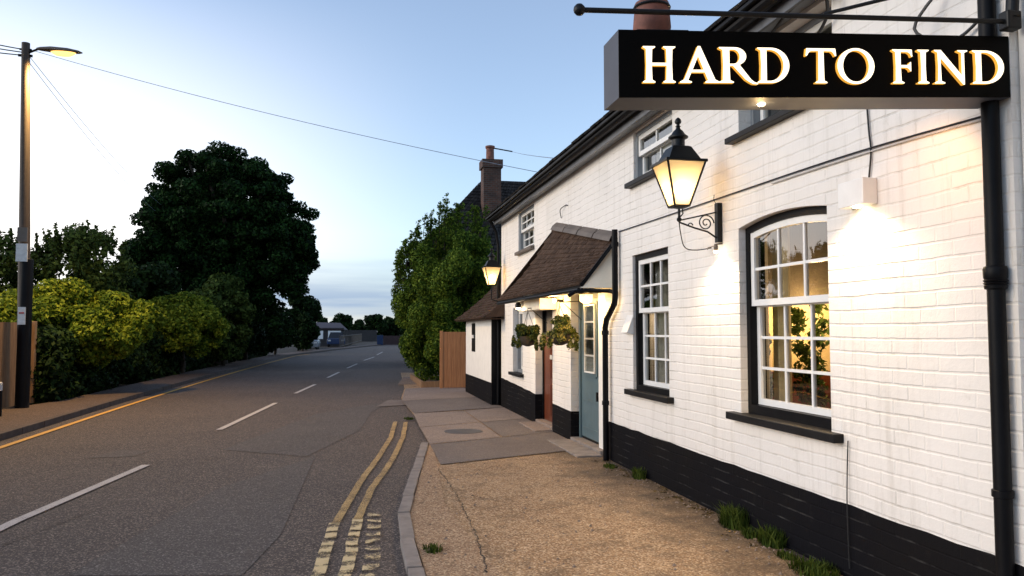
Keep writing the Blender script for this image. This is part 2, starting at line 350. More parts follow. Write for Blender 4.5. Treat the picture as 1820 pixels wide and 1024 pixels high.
# leaves
def leaf(name, dark, mid, light, trans=.25, nsc=1.0):
    m = Mat(name); g = m.n('ShaderNodeNewGeometry'); v = m.coord()
    f = m.math('ADD', m.math('MULTIPLY', g.outputs['Random Per Island'], .5), m.math('MULTIPLY', m.noise(v, nsc, 4, .6), .5))
    c = m.ramp(f, [(.25, dark), (.5, mid), (.72, light)])
    m.l(c, m.b.inputs['Base Color']); m.set(Roughness=.6)
    m.b.inputs['Specular IOR Level'].default_value = .08
    t = m.n('ShaderNodeBsdfTranslucent'); m.l(c, t.inputs[0]); ms = m.n('ShaderNodeMixShader'); ms.inputs[0].default_value = trans
    m.l(m.b.outputs[0], ms.inputs[1]); m.l(t.outputs[0], ms.inputs[2]); m.l(ms.outputs[0], m.out.inputs[0]); return m.m
M['leaf_tree'] = leaf('dark tree leaves', (.004,.012,.003), (.010,.030,.006), (.026,.062,.012), .10)
M['leaf_gold'] = leaf('golden green leaves', (.040,.075,.008), (.115,.175,.016), (.27,.32,.035), .3)
M['leaf_green'] = leaf('mid green leaves', (.022,.040,.010), (.055,.085,.018), (.11,.15,.030), .25)
M['leaf_dark'] = leaf('dark hedge leaves', (.005,.011,.003), (.011,.026,.006), (.022,.046,.010), .1)
M['leaf_right'] = leaf('laurel leaves', (.018,.044,.007), (.070,.13,.016), (.21,.28,.035), .28, 1.3)
M['leaf_basket'] = leaf('basket leaves', (.018,.035,.012), (.05,.075,.02), (.12,.12,.03), .2, 8)
M['leaf_basket2'] = leaf('basket leaves with yellow flowers', (.03,.05,.012), (.10,.13,.03), (.42,.36,.12), .2, 8)
M['grass'] = leaf('grass blades', (.02,.035,.006), (.045,.075,.012), (.10,.13,.025), .3, 8)
M['litter'] = leaf('dead leaves and moss', (.03,.02,.01), (.07,.055,.02), (.16,.11,.05), 0, 8)
M['moss'] = leaf('moss', (.03,.035,.01), (.07,.08,.02), (.10,.11,.03), 0, 8)
def glass(name, ior=1.5, tint=(1,1,1), extra=.04):
    m = Mat(name); fr = m.n('ShaderNodeFresnel'); fr.inputs['IOR'].default_value = ior
    v = m.coord(); nb = m.bump(m.noise(v, 3.0, 2), .12, .01); m.l(nb, fr.inputs['Normal']) if False else None
    gl = m.n('ShaderNodeBsdfGlossy'); gl.inputs['Roughness'].default_value = .015; m.l(nb, gl.inputs['Normal'])
    tr = m.n('ShaderNodeBsdfTransparent'); tr.inputs[0].default_value = (*tint, 1)
    ms = m.n('ShaderNodeMixShader'); m.l(m.math('ADD', fr.outputs[0], extra), ms.inputs[0]); m.l(tr.outputs[0], ms.inputs[1]); m.l(gl.outputs[0], ms.inputs[2]); m.l(ms.outputs[0], m.out.inputs[0]); return m.m
M['pane'] = glass('window glass', 1.7, (.85,.87,.85), .13)
def lantern_glass():
    m = Mat('frosted lantern glass'); d = m.n('ShaderNodeBsdfTranslucent'); d.inputs[0].default_value = (1,.86,.6,1)
    df = m.n('ShaderNodeBsdfDiffuse'); df.inputs[0].default_value = (.8,.65,.45,1)
    tr = m.n('ShaderNodeBsdfTransparent'); tr.inputs[0].default_value = (1,.9,.7,1)
    gl = m.n('ShaderNodeBsdfGlossy'); gl.inputs['Roughness'].default_value = .1
    a = m.n('ShaderNodeMixShader'); a.inputs[0].default_value = .25; m.l(d.outputs[0], a.inputs[1]); m.l(df.outputs[0], a.inputs[2])
    b = m.n('ShaderNodeMixShader'); b.inputs[0].default_value = .30; m.l(a.outputs[0], b.inputs[1]); m.l(tr.outputs[0], b.inputs[2])
    c = m.n('ShaderNodeMixShader'); c.inputs[0].default_value = .05; m.l(b.outputs[0], c.inputs[1]); m.l(gl.outputs[0], c.inputs[2])
    m.l(c.outputs[0], m.out.inputs[0]); return m.m
M['lampglass'] = lantern_glass()
M['bulb'] = emis('warm bulb', (1,.70,.34), 40)
M['spotface'] = emis('downlight lens', (1,.80,.50), 30)
M['sodium'] = emis('sodium lamp lens', (1,.52,.13), 1.5)
M['letterface'] = emis('lit letter face', (1,.86,.62), 1.0)
M['letterside'] = emis('gold letter side', (1,.48,.06), .42)
M['signblack'] = simple('black sign face', (.001,.001,.001), .4, var=.2, bump=.02, spec=.06)

def plight(name, loc, watts, col=(1,.68,.36), rad=.05, spot=None, parent=None, blend=.6, direction=(0,0,-1)):
    l = bpy.data.lights.new(name, 'SPOT' if spot else 'POINT'); l.energy = watts; l.color = col; l.shadow_soft_size = rad
    if spot: l.spot_size = R(spot); l.spot_blend = blend
    o = bpy.data.objects.new(name, l); C.objects.link(o); o.location = loc
    if spot: o.rotation_euler = Vector(direction).to_track_quat('-Z', 'Y').to_euler()
    if parent: o.parent = parent; o.location = Vector(loc)-Vector(parent.location)
    return o
# ------------------------------------------------------------------ ground, road, pavements
W = 3.13
def struct(o): o['kind'] = 'structure'; return o
def poly_obj(name, poly, z, mat, solid=None):
    m = MB()
    if solid is None: m.sheet(poly, z)
    else: m.prism(poly, solid, z)
    return struct(m.build(name, mat))
struct(MB().sheet([(-600,-60),(600,-60),(600,1500),(-600,1500)], -.012).build('ground', M['soil']))
def left_kerb(y): return -4.95 + (0 if y < 16 else .0040*(y-16)**1.62) if y < 52 else -4.95+.0040*36**1.62 + .16*(y-52)+.0010*(y-52)**2
def right_edge(y):
    pts = [(-20,.2),(3,.38),(5.2,.40),(6.7,.40),(8.5,.64),(11.1,1.0),(14,1.12),(18.7,1.05),(22,1.35),(30,1.7),(44,3.0),(60,5.2),(84,9.2),(130,19)]
    for (a, xa), (b, xb) in zip(pts, pts[1:]):
        if a <= y <= b: return xa+(xb-xa)*(y-a)/(b-a)
    return pts[-1][1]
ys = [-20,-8,0,3,5.2,6.7,8.5,10,11.1,14,16,18.7,22,25,28,32,36,40,44,48,52,56,60,66,72,80,90,100,115,130]
poly_obj('road', [(left_kerb(y), y) for y in ys]+[(right_edge(y)+.6, y) for y in ys[::-1]], 0, M['road'])
# left pavement with kerb
yl = [y for y in ys if y >= -8]
poly_obj('pavement', [(left_kerb(y)-(1.75 if y < 17 else 1.15), y) for y in yl]+[(left_kerb(y)-.12, y) for y in yl[::-1]], .10, M['footway'], -.01)
kb = MB()
y = -8.0
while y < 110:
    n = y+.9
    a, b = left_kerb(y), left_kerb(n-.012)
    kb.prism([(a-.12,y),(a,y),(b,n-.012),(b-.12,n-.012)], -.01, .108); y = n
struct(kb.build('kerb', M['kerbdark'], bevel=.008))
# surface patches on the road
def gp(L): return [G(*q) for q in L]
poly_obj('road_patch', gp([(395,800),(560,737),(700,712),(660,733),(640,765),(545,812)][::-1]), .004, M['patch'])
poly_obj('road_patch', gp([(560,812),(390,868),(120,1024),(430,1024),(500,950)]), .004, M['patch'])
poly_obj('road_patch', gp([(150,815),(215,800),(268,802),(235,812)]), .004, M['patch'])
poly_obj('road_patch', gp([(668,724),(690,712),(738,712),(740,720)]), .012, M['flagd'])
def seam(pts, w=.022, seed=1):
    rg = random.Random(seed); P = []
    W_ = [G(*p) for p in pts]
    for a_, b_ in zip(W_, W_[1:]):
        n = max(2, int(math.dist(a_,b_)/.12))
        for k in range(n): t = k/n; P.append((a_[0]+(b_[0]-a_[0])*t+rg.uniform(-.012,.012), a_[1]+(b_[1]-a_[1])*t+rg.uniform(-.012,.012)))
    m = MB()
    for p, q in zip(P, P[1:]):
        d = Vector((q[0]-p[0], q[1]-p[1])).normalized(); n_ = Vector((-d.y,d.x))*w*rg.uniform(.25,.6)
        m.quad((p[0]+n_.x,p[1]+n_.y,.0115),(p[0]-n_.x,p[1]-n_.y,.0115),(q[0]-n_.x,q[1]-n_.y,.0115),(q[0]+n_.x,q[1]+n_.y,.0115))
    return struct(m.build('road_seam', M['seam']))
M['seam'] = simple('tar seam', (.018,.014,.012), .8)
for i, L in enumerate([[(0,972),(165,908),(215,900)],
                       [(640,810),(720,805)],[(585,868),(735,858)]]): seam(L, .009, i)
# forecourt (worn brown surface) and paving, each sheet a step above the one below
F0 = .028
fk = [(right_edge(y)+.10, y) for y in (3,5.2,6.7,8.5,10,11.1)]
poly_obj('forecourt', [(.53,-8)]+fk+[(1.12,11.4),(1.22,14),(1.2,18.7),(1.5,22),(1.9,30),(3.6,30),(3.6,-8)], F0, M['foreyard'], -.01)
poly_obj('forecourt_strip', [(.55,3)]+fk[1:]+[(1.14,11.2),(1.02,9.2),(.86,7.2),(.95,5.4),(1.1,3)], F0+.004, M['foreyard2'])
def flag(name, L, mat, z): return poly_obj(name, L, z, mat)
flags = [([(1.06,9.3),(3.1,10.15),(3.1,11.9),(1.1,10.95)], 'flagd'), ([(1.10,10.99),(2.2,11.5),(2.2,13.4),(1.13,12.9)], 'flag'),
         ([(2.22,11.51),(3.1,11.93),(3.1,13.8),(2.22,13.42)], 'flagd'), ([(1.13,12.94),(2.2,13.44),(2.2,15.4),(1.2,15.1)], 'flag'),
         ([(2.22,13.46),(3.1,13.84),(3.1,15.9),(2.22,15.42)], 'flag'), ([(1.2,15.14),(3.1,15.95),(3.1,18.5),(1.16,17.9)], 'flagd'),
         ([(1.16,17.94),(3.1,18.54),(3.1,22.3),(1.5,21.6)], 'flag')]
for L, k in flags: flag('paving_slab', L, M[k], F0+.010)
mh = MB(); mh.lathe((1.75,12.25,F0+.010), [(.30,0),(.30,.004)], 28); tag(mh.build('manhole_cover', M['manhole']), 'round worn iron cover set in the paving slabs', 'manhole cover')
gr = MB()
for i in range(9):
    yy = 24.6+i*.42; gr.box(1.42+.045*i, 1.95+.045*i, yy-1.2, yy-.98, 0, F0+.012)
struct(gr.build('paving_setts', M['flag']))
for i, L in enumerate([[(780,836),(812,880),(850,960),(866,1024)],[(800,842),(850,838),(890,828),(935,826)],[(770,868),(830,880),(900,896),(960,900)],[(905,905),(960,908),(1040,895)]]):
    P = [G(*p_, F0) for p_ in L]; m = MB(); rg = random.Random(i+40); Q = []
    for a_, b_ in zip(P, P[1:]):
        n = max(2, int(math.dist(a_,b_)/.05))
        for k in range(n): t = k/n; Q.append((a_[0]+(b_[0]-a_[0])*t+rg.uniform(-.012,.012), a_[1]+(b_[1]-a_[1])*t+rg.uniform(-.012,.012)))
    for p_, q_ in zip(Q, Q[1:]):
        w_ = rg.uniform(.002,.008); m.quad((p_[0]-w_,p_[1]-w_,F0+.008),(p_[0]+w_,p_[1]-w_,F0+.008),(q_[0]+w_,q_[1]+w_,F0+.008),(q_[0]-w_,q_[1]+w_,F0+.008))
    struct(m.build('forecourt_crack', M['seam']))
# kerb stones at the right of the road
st = MB(); yy = 3.0; rng = random.Random(4)
while yy < 11.1:
    L = rng.uniform(.62,.8) if yy > 6.6 else rng.uniform(.7,.9)
    a = right_edge(yy)+rng.uniform(-.008,.008); n = min(yy+L-.016, 11.12); b = right_edge(n)+rng.uniform(-.008,.008)
    st.prism([(a-.01,yy),(a+.095,yy),(b+.095,n),(b-.01,n)], -.01, .046+rng.uniform(-.004,.004)); yy += L
struct(st.build('kerb', M['concrete'], bevel=.007))
# painted lines
def ribbon(m, pts, w, z):
    L = []; Rr = []
    for i, p in enumerate(pts):
        a = Vector(pts[max(i-1,0)]); b = Vector(pts[min(i+1,len(pts)-1)]); d = (b-a).normalized(); n = Vector((-d.y, d.x))*w/2
        L.append(Vector(p)+n); Rr.append(Vector(p)-n)
    for i in range(len(pts)-1): m.quad((*Rr[i],z),(*Rr[i+1],z),(*L[i+1],z),(*L[i],z))
def dense(pts, step=.25, jit=.006, seed=1):
    rg = random.Random(seed); o = []
    for a, b in zip(pts, pts[1:]):
        n = max(1, int(math.dist(a,b)/step))
        for k in range(n): t = k/n; o.append((a[0]+(b[0]-a[0])*t+rg.uniform(-jit,jit), a[1]+(b[1]-a[1])*t))
    o.append(pts[-1]); return o
m = MB(); ribbon(m, [(left_kerb(q)+.30, q) for q in [-4]+[6+2*i for i in range(26)]], .10, .012)
struct(m.build('yellow_line', M['yellow2']))
Zm = .016
for k, (pts, sd_) in enumerate([([(.80,14.0),(.62,12.0),(.38,10.2),(.12,8.5),(-.03,7.3),(-.10,6.72)],3), ([(.97,13.9),(.80,12.0),(.60,10.4),(.42,9.2),(.24,8.2),(.13,7.3),(.08,6.85)],5)]):
    m = MB(); ribbon(m, dense(pts, .2, .004, sd_), .070, Zm)
    struct(m.build('yellow_line', M['yellow'])); m = MB()
    x, yv = pts[-1]; ribbon(m, dense([(x,yv+.05),(x-.05,5.9),(x-.13,4.9),(x-.2,3.6)], .2, .01, sd_+1), .088, Zm)
    struct(m.build('yellow_line', M['yellowbars_lit']))
m = MB(); ribbon(m, dense([(.235,7.1),(.20,6.2),(.13,5.2),(.08,4.4)], .2, .012, 4), .11, Zm)
struct(m.build('yellow_line_stub', M['yellowfaint']))
m = MB()
dashes = [((-2.72,7.4),(-2.35,10.13)),((-2.04,13.47),(-1.58,18.19)),((-1.34,20.84),(-.99,24.18)),((-.72,27.54),(-.38,31.16)),((-.09,34.34),(.37,38.89)),((.77,43.2),(1.47,48.6)),((1.78,53),(2.43,60)),((-3.3,-.5),(-3.0,3.6))]
for a, b in dashes: ribbon(m, [a, b], .10, .012)
ribbon(m, [(-2.95,4.4),(-2.72,7.4)], .10, .012)
struct(m.build('centre_line', M['whitepaint']))

# ------------------------------------------------------------------ pub building
pub = empty('pub_building', (W, 9.5, 0), 'long white painted brick pub with black plinth and low eaves beside the road', 'pub')
TH = .26
HOLES = dict(big=(4.72,5.95,.93,2.52), mid=(7.42,8.44,.94,2.45), blue=(9.42,11.0,-.1,2.12), red=(12.05,13.22,-.1,2.06),
             low=(14.25,15.12,.80,2.04), upA=(7.28,8.38,3.27,3.84), upB=(13.3,14.6,3.08,3.84), upC=(4.62,5.92,3.20,3.84))
Y0, Y1, ZT = 3.2, 16.33, 3.90
wb = MB()
ysx = sorted({Y0, Y1, *[h[i] for h in HOLES.values() for i in (0,1)]}); zs = sorted({-.1, ZT, *[h[i] for h in HOLES.values() for i in (2,3)]})
for ya, yb in zip(ysx, ysx[1:]):
    for za, zb in zip(zs, zs[1:]):
        cy, cz = (ya+yb)/2, (za+zb)/2
        if any(h[0] < cy < h[1] and h[2] < cz < h[3] for h in HOLES.values()): continue
        wb.quad((W,yb,za),(W,ya,za),(W,ya,zb),(W,yb,zb))
        wb.quad((W+TH,ya,za),(W+TH,yb,za),(W+TH,yb,zb),(W+TH,ya,zb))
for k, (a, b, c, d) in HOLES.items():
    X1 = W+TH
    wb.quad((W,a,c),(X1,a,c),(X1,a,d),(W,a,d)); wb.quad((W,b,d),(X1,b,d),(X1,b,c),(W,b,c))
    wb.quad((W,a,c),(W,b,c),(X1,b,c),(X1,a,c))
    if k != 'big': wb.quad((W,a,d),(X1,a,d),(X1,b,d),(W,b,d))
# segmental arch filler of the big window
a, b, c, d = HOLES['big']; N = 20
def arch(y, top=2.495, side=2.44): t = (y-(a+b)/2)/((b-a)/2); return side+(top-side)*(1-t*t)
for i in range(N):
    y0 = a+(b-a)*i/N; y1 = a+(b-a)*(i+1)/N
    wb.quad((W,y1,arch(y1)),(W,y0,arch(y0)),(W,y0,d),(W,y1,d))
    wb.quad((W,y0,arch(y0)),(W,y1,arch(y1)),(W+TH,y1,arch(y1)),(W+TH,y0,arch(y0)))
wb.quad((W,Y0,-.1),(W,Y0,ZT),(W+TH,Y0,ZT),(W+TH,Y0,-.1)); wb.quad((W,Y1,-.1),(9,Y1,-.1),(9,Y1,ZT),(W,Y1,ZT)); wb.quad((9,Y1,-.1),(9,Y0,-.1),(9,Y0,ZT),(9,Y1,ZT))
wb.quad((W,Y0,ZT),(W,Y1,ZT),(9,Y1,ZT),(9,Y0,ZT)); wb.tri((W,Y1,ZT),(9,Y1,ZT),(6,Y1,6.4))
wb.build('wall', M['wall'], pub)
# plinth, proud of the wall; its painted top edge wanders
rg = random.Random(8)
def plinth_run(mb, y0, y1, h0=.47, h1=.47):
    n = max(2, int((y1-y0)/.22)); X = W-.007
    zs_ = [h0+(h1-h0)*i/n+rg.uniform(-.006,.006) for i in range(n+1)]
    for i in range(n):
        ya, yb = y0+(y1-y0)*i/n, y0+(y1-y0)*(i+1)/n
        mb.quad((X,yb,-.05),(X,ya,-.05),(X,ya,zs_[i]),(X,yb,zs_[i+1])); mb.quad((X,yb,zs_[i+1]),(X,ya,zs_[i]),(W+.05,ya,zs_[i]),(W+.05,yb,zs_[i+1]))
    mb.quad((X,y0,-.05),(W+TH-.1,y0,-.05),(W+TH-.1,y0,zs_[0]),(X,y0,zs_[0])); mb.quad((X,y1,zs_[-1]),(W+TH-.1,y1,zs_[-1]),(W+TH-.1,y1,-.05),(X,y1,-.05))
for a_ in ((3.194,9.413,.49,.49),(10.993,12.055,.44,.46),(13.214,16.336,.52,.62)):
    pm = MB(); plinth_run(pm, *a_); pm.build('plinth', M['plinth'], pub)
# roof, gutter and soffit
rf = MB()
rg = random.Random(3)
yv = 1.0
while yv < 16.6:
    w = .165
    for r_ in range(3):
        x0 = 2.80+r_*.13+rg.uniform(-.012,.012); z0 = 4.02+r_*.10+rg.uniform(-.004,.008)
        rf.box(x0, x0+.28, yv+.004, yv+w-.004, z0-.012, z0+.012, Matrix.Translation((x0,0,z0)) @ Matrix.Rotation(R(-38),4,'Y') @ Matrix.Translation((-x0,0,-z0)))
    yv += w
tiled(rf, (6.4,1.0,6.93), (6.4,16.6,6.93), (3.16,16.6,4.29), (3.16,1.0,4.29), 22, 90, random.Random(5)); rf.add([(3.0,1.0,4.13),(6.4,1.0,6.9),(6.4,16.6,6.9),(3.0,16.6,4.13)], [(0,3,2,1)]); rf.add([(6.4,1.0,6.9),(9.6,1,4.15),(9.6,16.6,4.15),(6.4,16.6,6.9)], [(0,3,2,1)])
rf.build('roof', M['slate'], pub)
sf = MB(); sf.box(2.82,3.6,1.0,16.55,3.975,4.0); sf.build('eaves_board', M['black'], pub)
sf = MB(); sf.box(2.975,3.0,1.0,16.5,3.84,3.972); sf.build('fascia', M['gutter'], pub)
sf = MB(); sf.box(3.003,W-.002,1.0,16.4,3.87,3.885); sf.build('soffit', M['greypaint'], pub)
gt = MB()
prof = [(-.055*math.cos(t), -.055*math.sin(t)) for t in [math.pi*i/8 for i in range(9)]]
for (u, v), (u2, v2) in zip(prof, prof[1:]): gt.quad((2.915+u,.98,3.96+v),(2.915+u2,.98,3.96+v2),(2.915+u2,16.5,3.96+v2),(2.915+u,16.5,3.96+v))
gt.build('gutter', M['black'], pub, smooth=True)

def sash(mb, x0, x1, y0, y1, z0, z1, cols, rows, fr=.05, bar=.022, top=None):
    t = top or (lambda y: z1)
    mb.box(x0,x1,y0,y0+fr,z0,t(y0+fr/2)); mb.box(x0,x1,y1-fr,y1,z0,t(y1-fr/2)); mb.box(x0,x1,y0+fr,y1-fr,z0,z0+fr)
    n = 12 if top else 1
    for i in range(n):
        ya = y0+fr+(y1-y0-2*fr)*i/n; yb = y0+fr+(y1-y0-2*fr)*(i+1)/n
        mb.add([(x0,ya,t(ya)-fr),(x1,ya,t(ya)-fr),(x1,yb,t(yb)-fr),(x0,yb,t(yb)-fr),(x0,ya,t(ya)),(x1,ya,t(ya)),(x1,yb,t(yb)),(x0,yb,t(yb))], [(0,3,2,1),(4,5,6,7),(0,1,5,4),(1,2,6,5),(2,3,7,6),(3,0,4,7)])
    xi, xj = x0+.008, x1-.004
    for i in range(1, cols):
        y = y0+fr+(y1-y0-2*fr)*i/cols; mb.box(xi,xj,y-bar/2,y+bar/2,z0+fr,t(y)-fr)
    zt_ = min(t(y0+fr), t(y1-fr))
    for i in range(1, rows):
        z = z0+fr+(zt_-fr-z0-fr)*i/rows
        for k in range(cols):
            ya = y0+fr+(y1-y0-2*fr)*k/cols+(bar/2 if k else 0); yb = y0+fr+(y1-y0-2*fr)*(k+1)/cols-(bar/2 if k < cols-1 else 0); mb.box(xi+.002,xj-.002,ya,yb,z-bar/2,z+bar/2)
def curtain(mb, x, y0, y1, z0, z1, amp=.02, wl=.09):
    n = int((y1-y0)/.012); pts = [(x+amp*math.sin(2*math.pi*(y0+i*.012)/wl+math.sin(i*.13)), y0+i*.012) for i in range(n+1)]
    for (xa, ya), (xb, yb) in zip(pts, pts[1:]): mb.quad((xa,ya,z0),(xb,yb,z0),(xb,yb,z1),(xa,ya,z1))
def window(hole, label, zm, cols=3, rt=2, rb=3, fmat='black', dep=.09, fr=.055, sill='sill', top=None, curt=(), room='roomdark', sillm='sill', szh=.055, sext=.11, frb=None, frn=None):
    y0, y1, z0, z1 = hole; X = W+dep
    f = MB(); frb = fr if frb is None else frb; frn = fr if frn is None else frn
    f.box(X,X+.14,y0,y0+frn,z0,(top(y0+fr) if top else z1)); f.box(X,X+.14,y1-fr,y1,z0,(top(y1-fr) if top else z1)); f.box(X-.002,X+.14,y0+fr,y1-fr,z0,z0+frb)
    n = 12 if top else 1; tt = top or (lambda y: z1)
    for i in range(n):
        ya = y0+fr+(y1-y0-2*fr)*i/n; yb = y0+fr+(y1-y0-2*fr)*(i+1)/n; e=.001
        f.add([(X,ya,tt(ya)-fr),(X+.14,ya,tt(ya)-fr),(X+.14,yb,tt(yb)-fr),(X,yb,tt(yb)-fr),(X,ya,tt(ya)),(X+.14,ya,tt(ya)),(X+.14,yb,tt(yb)),(X,yb,tt(yb))], [(0,3,2,1),(4,5,6,7),(0,1,5,4),(1,2,6,5),(2,3,7,6),(3,0,4,7)])
    fo = f.build('window', M[fmat], pub, loc=(X,y0,z0)); fo['label'] = label
    a_, b_ = y0+frn+.002, y1-fr-.002; s0 = z0+frb+.002
    u = MB(); tp = (lambda y: tt(y)-fr-.002)
    if rt:
        sash(u, X+.015, X+.055, a_, b_, zm, z1-fr-.002, cols, rt, top=tp if top else None); u.build('upper_sash', M['white'], fo)
        u = MB(); sash(u, X+.060, X+.10, a_, b_, s0, zm+.04, cols, rb); u.build('lower_sash', M['white'], fo)
        g = MB(); g.quad((X+.035,b_-.02,zm+.02),(X+.035,a_+.02,zm+.02),(X+.035,a_+.02,min(tp(a_),tp(b_))-.02),(X+.035,b_-.02,min(tp(a_),tp(b_))-.02))
        if top:
            zl = min(tp(a_),tp(b_))-.02; yy_ = [a_+.02+(b_-a_-.04)*i/10 for i in range(11)]
            for p, q in zip(yy_, yy_[1:]): g.quad((X+.035,q,zl),(X+.035,p,zl),(X+.035,p,max(zl+.001,tp(p)-.02)),(X+.035,q,max(zl+.001,tp(q)-.02)))
        g.quad((X+.08,b_-.02,s0+.02),(X+.08,a_+.02,s0+.02),(X+.08,a_+.02,zm+.02),(X+.08,b_-.02,zm+.02)); g.build('pane', M['pane'], fo)
    else:
        sash(u, X+.04, X+.08, a_, b_, s0, z1-fr-.002, cols, rb); u.build('sash', M['white'], fo)
        g = MB(); g.quad((X+.06,b_-.02,s0+.02),(X+.06,a_+.02,s0+.02),(X+.06,a_+.02,z1-fr-.02),(X+.06,b_-.02,z1-fr-.02)); g.build('pane', M['pane'], fo)
    if sill:
        s = MB(); s.box(W-.075, W+dep-.003, y0-sext, y1+sext, z0-szh, z0+.004); s.build('sill', M[sillm], fo, bevel=.006)
    for (ca, cb, mat) in curt:
        c_ = MB(); curtain(c_, X+.22, ca, cb, z0, z1); c_.build('curtain', M[mat], fo, smooth=True)
    rm = MB(); x0, x1 = W+TH+.004, W+TH+1.6; ya, yb, za, zb = y0-.5, y1+.9, z0-.35, z1+.15
    rm.quad((x1,ya,za),(x1,yb,za),(x1,yb,zb),(x1,ya,zb)); rm.quad((x0,ya,za),(x1,ya,za),(x1,ya,zb),(x0,ya,zb)); rm.quad((x0,yb,za),(x1,yb,za),(x1,yb,zb),(x0,yb,zb))
    rm.quad((x0,ya,za),(x1,ya,za),(x1,yb,za),(x0,yb,za)); rm.quad((x0,ya,zb),(x1,ya,zb),(x1,yb,zb),(x0,yb,zb))
    rm.build('interior_wall', M[room], fo)
    return fo
bigw = window(HOLES['big'], 'large arched sash window with black frame and warm light inside', 1.80, top=arch, room='roomdark', fr=.055, frb=.075, sext=.13, dep=.062, frn=.012, curt=[(5.66,5.90,'blind')])
midw = window(HOLES['mid'], 'square headed sash window with black frame and pale curtains', 1.80, room='roomdark', fr=.06, frb=.06, dep=.035, frn=.012, curt=[(8.02,8.40,'chalk'),(7.5,7.62,'chalk')])
window(HOLES['low'], 'narrow ground floor window with grey frame under the tiled canopy', 1.5, cols=2, rt=1, rb=2, fmat='greypaint', curt=[(14.3,15.1,'chalk')], fr=.06)
window(HOLES['upA'], 'upper window with grey frame behind the large lantern', 3.56, cols=2, rt=1, rb=1, fmat='greypaint', dep=.03, curt=[(7.4,8.3,'chalk')], szh=.05, fr=.045)
window(HOLES['upB'], 'upper window with grey frame and many small panes near the far end', 3.45, cols=3, rt=2, rb=2, fmat='greypaint', dep=.03, curt=[(13.4,14.5,'chalk')], sillm='lead', sext=.03, fr=.045)
window(HOLES['upC'], 'upper window half hidden by the black sign', 3.56, cols=2, rt=1, rb=1, fmat='greypaint', dep=.11, curt=[(4.7,5.8,'chalk')], szh=.045, fr=.045)
# things behind the big window
q = MB(); q.box(3.42,4.9,6.80,6.84,.6,1.90); q.build('lit_wall_panel', M['blind'], bigw)
q = MB(); q.box(3.42,4.9,6.72,6.79,.58,1.22); q.build('dark_panelling', M['doorwood'], bigw)
q = MB(); q.box(3.42,4.95,6.60,6.845,1.905,2.6); q.build('added_dark_block', M['roomdark'], bigw)  # added dark block that keeps the upper panes dark
pl_ = plight('interior_glow_light', (4.15,6.40,1.80), 30, (1,.62,.26), .06)
plight('interior_glow_light', (3.95,5.75,1.75), 9, (1,.7,.4), .08)  # added light without a lamp, brightens the curtain
q = MB(); q.box(3.42,3.46,7.2,9.2,1.82,2.5); mw = q.build('drawn_blind', M['roomwall'], midw)
plight('interior_glow_light', (3.75,8.2,1.9), 12, (1,.7,.4), .08)  # added light behind the middle window to brighten its curtains
# doors
bd = MB(); bd.box(W+.12,W+.17,9.97,10.86,.12,2.04); bdo = bd.build('door', M['blue'], pub, loc=(W+.12,9.97,.12)); bdo['label'] = 'grey blue door with tall glazed panel'
x = W+.12
q = MB()
for zz in (.24,.62): q.box(x-.012,x-.001,10.04,10.79,zz,zz+.02)
q.box(x-.015,x-.001,10.10,10.16,.98,2.0); q.box(x-.015,x-.001,10.66,10.72,.98,2.0); q.box(x-.015,x-.001,10.16,10.66,.96,1.02); q.build('door_moulding', M['blue'], bdo)
q = MB(); q.box(x-.010,x-.002,10.16,10.66,1.02,1.98); q.build('curtain', M['chalk'], bdo)
q = MB(); q.quad((x-.016,10.64,1.04),(x-.016,10.18,1.04),(x-.016,10.18,1.96),(x-.016,10.64,1.96)); q.build('pane', M['pane'], bdo)
q = MB()
for zz in (1.02,1.25,1.48,1.71,1.94): q.box(x-.028,x-.018,10.20,10.62,zz,zz+.022)
for yy in (10.18,10.62): q.box(x-.03,x-.018,yy,yy+.022,1.02,1.962)
q.build('glazing_bar', M['white'], bdo)
q = MB(); q.box(x-.03,x-.002,10.08,10.11,.66,.78); q.build('handle', M['blackm'], bdo)
q = MB(); q.box(W+.10,W+.2,10.87,10.93,.03,2.10); q.box(W+.10,W+.2,9.90,9.96,.03,2.10); q.box(W+.10,W+.2,9.90,10.93,2.045,2.118); q.build('door_frame', M['blue'], bdo)
q = MB(); q.box(W+.06,W+.2,9.43,9.895,.0,2.11); q.build('door_jamb', M['render'], pub)
q = MB(); q.box(W+.13,W+.2,9.42,11,-.02,2.12); q.build('door_recess', M['black'], pub)
q = MB(); q.box(W-.02,W+.2,9.6,10.98,.0,.085); q.box(W-.35,W-.024,9.5,11.0,.0,.05); q.build('door_step', M['concrete'], pub, bevel=.008)
x = W+.14
rd = MB(); rd.box(x,x+.05,12.12,13.14,.10,1.52); rdo = rd.build('door', M['doorwood'], pub, loc=(x,12.12,.1)); rdo['label'] = 'varnished red brown door with a small letter plate'
q = MB()
for (ya, yb, za, zb) in ((12.24,12.58,.2,.7),(12.68,13.02,.2,.7),(12.24,12.58,.82,1.42),(12.68,13.02,.82,1.42)): q.box(x-.01,x-.001,ya,yb,za,zb)
q.build('door_panel', M['doorwood'], rdo, bevel=.004)
q = MB(); q.box(x-.022,x-.011,12.55,12.68,1.13,1.2); q.build('letter_plate', M['label'], rdo)
q = MB(); q.lathe((x-.03,12.2,.62), [(.001,-.02),(.02,-.012),(.024,0),(.02,.012),(.001,.02)], 10); q.build('handle', M['lead'], rdo)
q = MB(); q.box(x-.02,x+.06,12.06,12.115,0,2.05); q.box(x-.02,x+.06,13.15,13.21,0,2.05); q.box(x-.02,x+.06,12.115,13.15,1.53,1.57); q.box(x-.02,x+.06,12.115,13.15,2.0,2.05); q.build('door_frame', M['black'], pub)
q = MB(); q.box(x+.01,x+.03,12.12,13.14,1.575,1.995); q.build('fanlight', M['dglass'], pub)
